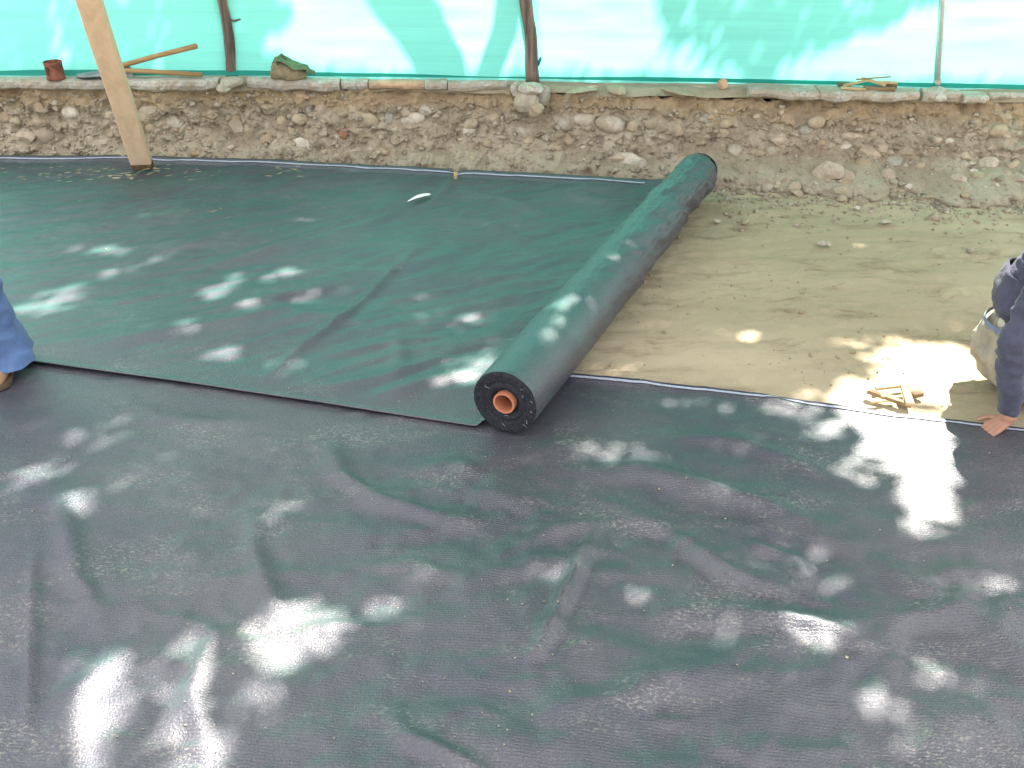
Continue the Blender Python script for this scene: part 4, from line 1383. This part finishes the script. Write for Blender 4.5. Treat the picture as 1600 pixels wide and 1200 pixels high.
# ---- person kneeling at the right edge, one arm straight down onto the fabric edge
hand_p = G(1568, 668, 0.010)
wrist = P(1577, 641, hand_p[1] + 0.015)
elbow = P(1583, 540, 2.97)
sho_r = np.array([1.86, 3.06, 0.66])
pel = np.array([1.875, 3.20, 0.20])
chest = np.array([1.99, 3.21, 0.55]); neck = np.array([2.06, 3.21, 0.70]); head = np.array([2.17, 3.19, 0.79])
sho_l = np.array([1.99, 3.39, 0.64])
pb2 = np.array([pel[0], pel[1], 0.0])
man = empty('person', pb2)
tag(man, 'person in navy sweater and khaki trousers kneeling, hand pressed on the fabric edge', 'person')
hipr, hipl = pel + np.array([0.0, -0.085, -0.02]), pel + np.array([0.0, 0.085, -0.02])
kner, knel = np.array([2.27, 3.06, 0.085]), np.array([2.27, 3.36, 0.085])
ankr, ankl = np.array([1.99, 3.14, 0.055]), np.array([1.99, 3.30, 0.055])
toer, toel = np.array([1.875, 3.15, 0.034]), np.array([1.875, 3.31, 0.034])
ell_l = np.array([2.15, 3.45, 0.40]); wri_l = np.array([2.30, 3.38, 0.20])
hc, l_, u_, s_ = head_chains(head, (0.75, -0.25, -0.6))
body = hc + [
 [(pel, 0.09), (mid(pel, chest, .5), 0.095), (chest, 0.115)], [(mid(chest, neck, 0.6), 0.085), (neck, 0.055), (head, 0.05)],
 [(sho_r, 0.055), (chest, 0.08), (sho_l, 0.055)],
 [(sho_r, 0.050), (elbow, 0.036), (mid(elbow, wrist, .7), 0.030), (wrist, 0.024)],
 [(sho_l, 0.050), (ell_l, 0.038), (wri_l, 0.026)],
 [(hipr + np.array([0.03, 0, 0.01]), 0.062), (kner, 0.052), (mid(kner, ankr, .4), 0.048), (ankr, 0.034), (toer, 0.022)],
 [(hipl + np.array([0.03, 0, 0.01]), 0.062), (knel, 0.052), (mid(knel, ankl, .4), 0.048), (ankl, 0.034), (toel, 0.022)]]
# the planted hand: palm on the cloth, fingers forward to the left
hand_f = np.array([-0.80, -0.45, -0.25])
palm_w = wrist + np.array([-0.004, -0.012, -0.022])
body += [[(wrist, 0.026), (palm_w, 0.028)]]
body += hand_chains(palm_w + np.array([0.004, 0.004, -0.008]), (-0.80, -0.22, -0.42), (-0.45, -0.25, 0.9), 1, 0.55, 0.76)
body += hand_chains(wri_l, (0.75, -0.4, -0.5), (0.3, 0.2, 0.9), 1, 0.5)
melt('body', body, 0.0045, M['skin'], man, pb2, 2)
hair = [[(head + u_ * 0.055 - l_ * 0.02, 0.083), (head + u_ * 0.01 - l_ * 0.045, 0.075)], [(head - u_ * 0.04 - l_ * 0.05, 0.05)]]
melt('hair', hair, 0.008, M['hair'], man, pb2, 3, 0.006, 60, 3)
cuff = mid(elbow, wrist, 0.93)
sweater = [
 [(mid(pel, chest, .48) + np.array([-0.055, 0, 0.03]), 0.125), (chest + np.array([-0.01, 0, 0.0]), 0.150)],
 [(mid(pel, chest, .55) + np.array([-0.03, -0.07, 0.0]), 0.11), (chest + np.array([0, -0.06, 0]), 0.120)],
 [(mid(pel, chest, .55) + np.array([-0.03, 0.07, 0.0]), 0.11), (chest + np.array([0, 0.06, 0]), 0.120)],
 [(sho_r, 0.074), (chest + np.array([0, 0, 0.05]), 0.11), (sho_l, 0.074)], [(mid(chest, neck, 0.75), 0.085)],
 [(sho_r, 0.074), (mid(sho_r, elbow, .5), 0.060), (elbow, 0.050), (mid(elbow, wrist, .45), 0.046), (mid(elbow, wrist, .82), 0.041), (cuff, 0.039)],
 [(sho_l, 0.072), (ell_l, 0.054), (mid(ell_l, wri_l, .9), 0.040)]]
melt('sweater', sweater, 0.0075, M['navy'], man, pb2, 4, 0.014, 12, 12, (1, 1, 1.8))
# loose back hem of the sweater
hx = np.linspace(-1.3, 1.3, 26); hv_ = np.linspace(0, 1, 10)
HA, HVV = np.meshgrid(hx, hv_)
hc0 = mid(pel, chest, .42) + np.array([0.0, 0, 0.065])
rad_ = 0.150 + 0.016 * HVV + 0.008 * vnoise(np.stack([HA, HVV], -1), 3, 5)
tail = np.stack([hc0[0] - np.cos(HA) * rad_ * 1.02 - 0.018 * HVV, hc0[1] + np.sin(HA) * rad_ * 1.05, hc0[2] + 0.085 - 0.115 * HVV + 0.012 * np.sin(HA * 3)], -1).reshape(-1, 3)
tl = obj('sweater_hem', tail, grid_faces(26, 10), M['navy'], man, base=pb2)
md = tl.modifiers.new('t', 'SOLIDIFY'); md.thickness = 0.006
under_s = [[(mid(pel, chest, .22), 0.122), (mid(pel, chest, .5), 0.120)], [(mid(pel, chest, .25) + np.array([0, -.06, 0]), 0.11)], [(mid(pel, chest, .25) + np.array([0, .06, 0]), 0.11)]]
melt('undershirt', under_s, 0.008, M['undershirt'], man, pb2, 4, 0.006, 16, 7)
trous = [
 [(pel + np.array([0.005, -0.055, -0.035]), 0.128), (pel + np.array([0.005, 0.055, -0.035]), 0.128)],
 [(pel + np.array([0.015, -0.05, 0.03]), 0.118), (pel + np.array([0.015, 0.05, 0.03]), 0.118)],
 [(hipr, 0.115), (kner, 0.080), (mid(kner, ankr, .5), 0.070), (mid(kner, ankr, .92), 0.055)],
 [(hipl, 0.115), (knel, 0.080), (mid(knel, ankl, .5), 0.070), (mid(knel, ankl, .92), 0.055)]]
trous = [[(np.maximum(p, [-9, -9, r_ * 0.0 + 0.0]), r_) for p, r_ in ch] for ch in trous]
tr_ = melt('trousers', trous, 0.0075, M['khaki'], man, pb2, 4, 0.030, 7, 9, (1, 1, 1.5))
bw = pel + np.array([-0.004, 0, 0.088])
bl = [bw + np.array([math.cos(a) * 0.120, math.sin(a) * 0.168, 0.010 * math.sin(a * 2)]) for a in np.linspace(0, 2 * math.pi, 40)]
bv_ = []
for p_ in bl:
    n_ = (p_ - bw); n_ /= np.linalg.norm(n_)
    bv_ += [p_ + np.array([0, 0, -0.009]) + n_ * 0.006, p_ + n_ * 0.010, p_ + np.array([0, 0, 0.009]) + n_ * 0.004]
obj('waistband', bv_, [(3 * i + j, 3 * i + j + 1, 3 * i + j + 4, 3 * i + j + 3) for i in range(39) for j in (0, 1)], M['belt'], man, base=pb2)
for (an, to) in ((ankr, toer), (ankl, toel)):
    melt('boot', [[(an, 0.050), (mid(an, to, .5) - np.array([0, 0, 0.008]), 0.043), (to, 0.036)]], 0.008, M['boot'], man, pb2, 3)

# ---- person standing at the left edge: only the flared jeans and a boot reach into the picture
foot = G(20, 580, 0.0)
ank = foot + np.array([-0.045, 0.03, 0.085])
knee = np.array([-2.045, foot[1] + 0.02, 0.475])
hip = np.array([-2.13, foot[1] + 0.03, 0.88])
foot2 = foot + np.array([-0.62, 0.10, 0]); ank2 = foot2 + np.array([0.0, 0.03, 0.085])
hip2 = hip + np.array([-0.20, 0.02, 0]); knee2 = mid(hip2, ank2, .5) + np.array([0.02, -0.04, 0])
pel2 = mid(hip, hip2, .5) + np.array([0, 0, 0.06])
ch2 = pel2 + np.array([0, -0.02, 0.40]); nk2 = ch2 + np.array([0, 0, 0.20]); hd2 = nk2 + np.array([0.01, -0.02, 0.15])
wp = empty('person', foot2 * 0.5 + foot * 0.5)
pb3 = np.array(wp.location)
tag(wp, 'person in faded blue flared jeans and tan boots standing at the left edge', 'person')
hc, l_, u_, s_ = head_chains(hd2, (0.6, -0.5, -0.35))
sr, sl = ch2 + np.array([0.18, 0, 0.11]), ch2 + np.array([-0.18, 0, 0.11])
er, el_ = sr + np.array([0.06, 0.02, -0.29]), sl + np.array([-0.06, 0.02, -0.29])
wr_, wl = er + np.array([0.0, -0.07, -0.25]), el_ + np.array([0.0, -0.07, -0.25])
toe = foot + np.array([0.0, -0.120, 0.030]); toe2 = foot2 + np.array([-0.05, -0.16, 0.035])
body = hc + [
 [(pel2, 0.115), (mid(pel2, ch2, .5), 0.105), (ch2, 0.115)], [(pel2 + np.array([.06, 0, 0]), 0.1), (pel2 - np.array([.06, 0, 0]), 0.1)],
 [(ch2 + np.array([.06, 0, 0]), 0.1), (ch2 - np.array([.06, 0, 0]), 0.1)], [(mid(ch2, nk2, .6), 0.075), (nk2, 0.055), (hd2, 0.05)],
 [(sr, 0.055), (ch2 + np.array([0, 0, .08]), 0.08), (sl, 0.055)],
 [(sr, 0.050), (er, 0.038), (wr_, 0.026)], [(sl, 0.050), (el_, 0.038), (wl, 0.026)],
 [(hip, 0.085), (knee, 0.055), (mid(knee, ank, .35), 0.055), (ank - np.array([0, 0, 0.02]), 0.034), (mid(ank, toe, .5) - np.array([0, 0, 0.024]), 0.022), (toe, 0.015)],
 [(hip2, 0.085), (knee2, 0.055), (mid(knee2, ank2, .35), 0.055), (ank2 - np.array([0, 0, 0.02]), 0.034), (mid(ank2, toe2, .5) - np.array([0, 0, 0.024]), 0.022), (toe2, 0.015)]]
body += hand_chains(wr_, (0.05, -0.25, -0.95), (0.9, 0.2, 0.1), 1, 0.4) + hand_chains(wl, (-0.05, -0.25, -0.95), (-0.9, 0.2, 0.1), -1, 0.4)
melt('body', body, 0.0065, M['skin'], wp, pb3, 3)
melt('hair', [[(hd2 + u_ * 0.055 - l_ * 0.02, 0.083), (hd2 + u_ * 0.01 - l_ * 0.045, 0.075)], [(hd2 - u_ * 0.04 - l_ * 0.05, 0.05)]], 0.008, M['hair'], wp, pb3, 3, 0.006, 60, 3)
shirt = [[(pel2 + np.array([0, 0, .06]), 0.135), (ch2, 0.14)], [(pel2 + np.array([.07, 0, .05]), 0.115), (ch2 + np.array([.08, 0, 0]), 0.115)], [(pel2 + np.array([-.07, 0, .05]), 0.115), (ch2 + np.array([-.08, 0, 0]), 0.115)],
         [(sr, 0.075), (ch2 + np.array([0, 0, .09]), 0.10), (sl, 0.075)], [(sr, 0.072), (er, 0.055), (mid(er, wr_, .9), 0.042)], [(sl, 0.072), (el_, 0.055), (mid(el_, wl, .9), 0.042)]]
melt('shirt', shirt, 0.009, M['grey_shirt'], wp, pb3, 4, 0.009, 12, 5)
def leg_cloth(h_, k_, a_, flare):
    hem_c = np.array([a_[0] + 0.012, a_[1] - 0.02, 0.004])
    return [[(h_, 0.112), (mid(h_, k_, .55), 0.098), (k_, 0.088), (mid(k_, a_, .45), 0.092), (mid(k_, a_, .75), 0.098), (hem_c + np.array([0.0, 0, 0.03]), flare)]]
jeans = leg_cloth(hip, knee, ank, 0.122) + leg_cloth(hip2, knee2, ank2, 0.110) + [[(pel2 + np.array([.05, 0, 0]), 0.13), (pel2 - np.array([.05, 0, 0]), 0.13)], [(hip, .11), (hip2, .11)]]
jn = melt('jeans', jeans, 0.008, M['denim'], wp, pb3, 2, 0.024, 9, 17, (1, 1, 1.1))
# cut the hems level just above the ground
bm = bmesh.new(); bm.from_mesh(jn.data)
bmesh.ops.bisect_plane(bm, geom=bm.verts[:] + bm.edges[:] + bm.faces[:], plane_co=(0, 0, 0.046), plane_no=(0.0, 0, -1), clear_outer=True)
bm.to_mesh(jn.data); bm.free()
V, F = tube([mid(knee, ank, f) + np.array([0.030 + 0.02 * f, -0.094 - 0.003 * f, 0]) for f in np.linspace(0.1, 0.92, 9)], [0.0022] * 9, 5)
obj('side_seam', V, F, M['denim_seam'], jn, base=pb3)
for (a_, t_) in ((ank, toe), (ank2, toe2)):
    bt = melt('boot', [[(a_ - np.array([0, 0, 0.02]), 0.052), (mid(a_, t_, .5) - np.array([0, 0, 0.022]), 0.038), (t_, 0.026)]], 0.008, M['boot'], wp, pb3, 3)
    d_ = (t_ - a_); d_[2] = 0; Ls = np.linalg.norm(d_); d_ /= Ls; n_ = np.array([-d_[1], d_[0], 0])
    ol = [(-0.055, 0.0), (-0.045, 0.030), (0.0, 0.040), (0.08, 0.043), (0.13, 0.046), (0.17, 0.040), (0.192, 0.018), (0.196, 0.0)]
    ol = ol + [(x_, -y_) for x_, y_ in ol[-2:0:-1]]
    c0 = np.array([a_[0], a_[1], 0])
    V = [c0 + d_ * x_ + n_ * y_ + np.array([0, 0, z_]) for z_ in (0.004, 0.020) for (x_, y_) in ol]
    m_ = len(ol)
    F = [tuple(range(m_))[::-1], tuple(range(m_, 2 * m_))] + [(k, (k + 1) % m_, m_ + (k + 1) % m_, m_ + k) for k in range(m_)]
    obj('sole', V, F, M['sole'], bt, base=pb3, sm=False)

# ------------------------------------------------------------------ trees behind the tarp: their crowns shade the pit
fence_y = lambda x: along(fence_line, x) + 0.035
def ell(px, py, e):
    cx, cy, rx, ry, rot, s = e
    c_, s_ = math.cos(R(rot)), math.sin(R(rot))
    dx, dy = px - cx, py - cy
    u = (dx * c_ + dy * s_) / rx; v = (-dx * s_ + dy * c_) / ry
    q = np.sqrt(u * u + v * v)
    return s * (1 - smooth(0.72, 1.18, q / 1.13))
# where sun reaches the floor between the leaves
spots = [
 (152,1130,44,115,4,1),(98,1052,24,34,-30,.75),(150,1045,66,24,5,.85),(290,1035,26,48,5,1),(284,1112,30,62,0,1),(302,1165,66,62,0,.75),(240,1072,66,28,0,.3),(425,1012,48,42,-10,1),(482,980,60,36,-15,1),(535,966,34,26,-15,.7),(415,1062,30,48,15,.6),(400,1120,56,54,0,.4),(620,935,48,18,-25,.5),(60,1090,34,60,0,.22),
 (70,735,48,18,-10,.7),(105,795,46,17,0,.75),(150,680,50,14,-25,.6),(40,665,38,9,0,.5),(210,735,54,13,-25,.35),(30,770,24,10,0,.4),(250,700,30,8,-30,.3),
 (80,475,60,17,-18,.9),(155,396,54,6,3,.9),(215,420,66,8,-15,.55),(365,452,50,16,-24,.7),(440,435,34,8,-38,1),(385,480,34,10,-22,.55),(295,518,26,11,-15,.75),(348,560,26,12,-18,1),(440,578,22,16,-30,.45),(470,470,30,8,-25,.35),(660,470,18,8,0,.35),(655,505,20,7,0,.4),(730,515,42,8,-8,.35),(720,592,56,20,-18,.6),(755,565,36,13,-42,.6),(520,470,28,7,-20,.3),
 (1455,565,95,40,8,1),(1400,600,95,28,-8,.95),(1490,610,60,34,0,1),(1160,520,24,11,0,.5),(1270,522,18,8,0,.4),(1345,535,42,12,10,.5),(1275,602,46,10,0,.35),(1190,600,40,9,0,.3),(960,575,40,12,-10,.25),(1000,600,60,8,0,.25),
 (1418,690,66,56,0,1),(1450,765,40,66,0,1),(1385,652,80,24,5,1),(1445,818,64,24,0,.65),(1350,735,52,24,0,.5),(1300,680,54,16,5,.45),(1330,660,40,16,0,.7),(1240,640,70,20,6,.45),(1080,632,62,18,5,.4),(940,700,62,18,-10,.5),(985,722,45,18,0,.5),(1330,892,52,22,-15,.5),(1270,985,55,28,20,.5),(1120,760,50,18,0,.35),(1370,1115,60,46,0,.26),(960,930,50,20,0,.22),(850,905,40,12,0,.25),(1230,870,65,28,0,.28),(1480,930,65,38,0,.22),(1100,1010,70,30,0,.2),(1500,1050,60,30,0,.25),(1180,700,60,16,0,.3),
 (450,790,42,15,-20,.3),(420,850,18,38,0,.3),(530,800,30,9,-20,.25),(600,770,22,12,0,.2),(380,770,30,12,-20,.2),
]
for (px, py, rx, ry, rot, s) in ((878, 497, 22, 14, 0, .95), (918, 478, 15, 15, 0, .6), (960, 413, 17, 8, 0, .65), (987, 385, 10, 8, 0, .5), (850, 540, 32, 18, -30, .3)):
    q = G(px, py, 0.225)
    q = q - SUN * (q[2] / SUN[2])
    qx, qy = to_px(q)
    spots.append((float(qx), float(qy), rx, ry, rot, s))
def floor_light(x, y):
    px, py = to_px(np.stack([x, y, 0 * x], -1))
    w_ = np.stack([x, y], -1)
    ppm = FPX / np.maximum(y * CP + EYE * SP, 1)            # pixels per metre there
    edge_x, edge_y = px, py
    px = px + ppm * (0.050 * fbm(w_, 7, 2, 211) + 0.020 * fbm(w_, 24, 2, 212))
    py = py + ppm * 0.6 * (0.050 * fbm(w_, 7, 2, 213) + 0.020 * fbm(w_, 24, 2, 214))
    gaps = np.clip(0.95 + 1.1 * fbm(w_, 13, 2, 215), 0.25, 1.25)
    s = np.full(len(x), 0.0025)
    for e in spots:
        q = ell(px, py, e)
        s = np.maximum(s, q if e[5] > 0.9 else 0.95 * np.minimum(q * gaps, 1) ** 1.4)
    s = np.where((edge_x > 1300) & (edge_y < 502 + (edge_x - 1340) * 0.17) & (edge_y > 380), 0.01, s)
    px, py = edge_x, edge_y
    outside = (px < -60) | (px > 1680) | (py > 1260)
    gen = 0.1 + 0.85 * smooth(-0.15, 0.2, fbm(np.stack([x, y], -1), 1.6, 2, 201))
    return np.where(outside, gen, s)
def tarp_light(x, z):
    px, py = to_px(np.stack([x, fence_y(x), z], -1))
    s = np.full(len(x), 1.0)
    cyan = 0.05
    s = np.where(px < 430 + 25 * np.sin(py / 16), 0.015 + 0.10 * smooth(0.1, 0.5, fbm(np.stack([px, py], -1) / 60, 1, 2, 203)), s)
    s = np.maximum(s, ell(px, py, (90, 92, 20, 20, -40, .8)))
    lim = np.interp(px, [1025, 1040, 1110, 1180, 1240, 1300, 1380, 1475], [-60, 70, 100, 118, 92, 72, 45, -10])
    s = np.where((px > 1025) & (px < 1475) & (py < lim), cyan, s)
    gen = 0.15 + 0.7 * smooth(-0.1, 0.35, fbm(np.stack([x, z], -1), 1.6, 2, 205))
    return np.where(py < -40, gen, s)
TAU = 6.0
H0, H1 = 3.4, 4.8
area_x, area_y = (-3.7, 4.3), (0.7, 7.2)
LEAF = 0.0026
rs4 = np.random.default_rng(77)
NL_ = int((area_x[1] - area_x[0]) * (area_y[1] - area_y[0]) * TAU / (LEAF * 0.6))
fx_ = rs4.uniform(*area_x, NL_); fy_ = rs4.uniform(*area_y, NL_)
hh = rs4.uniform(H0, H1, NL_)
pos = np.stack([fx_, fy_, 0 * fx_], 1) + SUN * (hh / SUN[2])[:, None]
# where does the sun ray through that leaf land?
yf = fence_y(fx_)
tt = (yf - fy_) / SUN[1]
zc = tt * SUN[2]; xc = fx_ + tt * SUN[0]
yf = fence_y(xc); tt = (yf - fy_) / SUN[1]; zc = tt * SUN[2]; xc = fx_ + tt * SUN[0]
on_tarp = (zc > ZT) & (zc < TARP_TOP)
light = np.where(on_tarp, tarp_light(xc, zc), floor_light(fx_, fy_))
keep = np.minimum(1.0, -np.log(np.clip(light, 1e-3, 1)) / (TAU * 1.1))
ok = rs4.random(NL_) < keep
pos = pos[ok]
def leaf_mesh(pos, seed):
    r5 = np.random.default_rng(seed)
    n = len(pos)
    nrm_ = r5.normal(size=(n, 3)) * 0.55 + SUN * 1.0
    nrm_ /= np.linalg.norm(nrm_, axis=1)[:, None]
    a = np.cross(nrm_, r5.normal(size=(n, 3))); a /= np.linalg.norm(a, axis=1)[:, None]
    b = np.cross(nrm_, a)
    L_ = r5.uniform(0.032, 0.058, n)[:, None]; w = L_ * r5.uniform(0.45, 0.65, n)[:, None]
    V = np.stack([pos - a * L_, pos + b * w - nrm_ * 0.008, pos + a * L_, pos - b * w - nrm_ * 0.008], 1).reshape(-1, 3)
    F = np.arange(n * 4).reshape(n, 4)
    return V, F
# trunk shapes follow from the shadows they throw on the tarp
def trunk_from_shadow(pix, dist):
    out = []
    for (px, py) in pix:
        y = float(fence_y(np.array([G(px, 125, ZT)[0]]))[0])
        q = P(px, py, y)
        out.append(q + SUN * dist / math.cos(SUN_EL))
    return out
tA = trunk_from_shadow([(700, 120), (682, 90), (668, 60), (640, 20), (600, -30), (560, -80)], 1.1)
tB = trunk_from_shadow([(758, 130), (772, 90), (788, 50), (797, 0), (802, -60), (806, -110)], 1.3)
def build_tree(tr, r0, sel, label, seed, grp):
    d0 = tr[0] - tr[1]
    foot_ = np.array([tr[0][0] + d0[0] * 2.0, tr[0][1] + 0.02, ZT - 0.1])
    pts = [foot_, mid(foot_, tr[0], .5) + np.array([0.02, 0, 0])] + tr
    topd = tr[-1] - tr[-2]; topd /= np.linalg.norm(topd)
    cc = sel.mean(0)
    pts += [tr[-1] + topd * 0.5, mid(tr[-1], cc, .55), cc - np.array([0, 0, 0.4])]
    rd = [r0 * 1.35, r0 * 1.1] + [r0] * len(tr) + [r0 * .9, r0 * .7, r0 * .35]
    root = empty('tree', foot_)
    tag(root, label, 'tree', grp)
    V, F = tube(pts, rd, 16)
    V = np.array(V); V = V + 0.012 * np.stack([fbm(V, 7, 3, seed), fbm(V, 7, 3, seed + 1), 0 * V[:, 0]], 1)
    obj('trunk', V, F, M['bark'], root, base=foot_)
    V, F = leaf_mesh(sel, seed)
    obj('crown', V, F, M['leaf'], root, base=foot_, sm=False)
    rng = np.random.default_rng(seed)
    forkp = pts[-3]
    high = sel[sel[:, 2] > np.quantile(sel[:, 2], 0.8)]
    for q in high[rng.integers(0, len(high), 4)]:
        V, F = tube([forkp, mid(forkp, q, .5) + np.array([0, 0, 0.25]), q], [r0 * .2, r0 * .12, 0.006], 8)
        obj('limb', V, F, M['bark'], root, base=foot_)
m_ = pos[:, 0] + 0.25 * (pos[:, 1] - 9) < 1.6
build_tree(tA, 0.085, pos[m_], 'leafy tree behind the tarp throwing the left curved trunk shadow on it', 5, 'shade trees behind the tarp')
build_tree(tB, 0.07, pos[~m_], 'leafy tree behind the tarp throwing the right narrow trunk shadow on it', 9, 'shade trees behind the tarp')
print('leaves', len(pos))
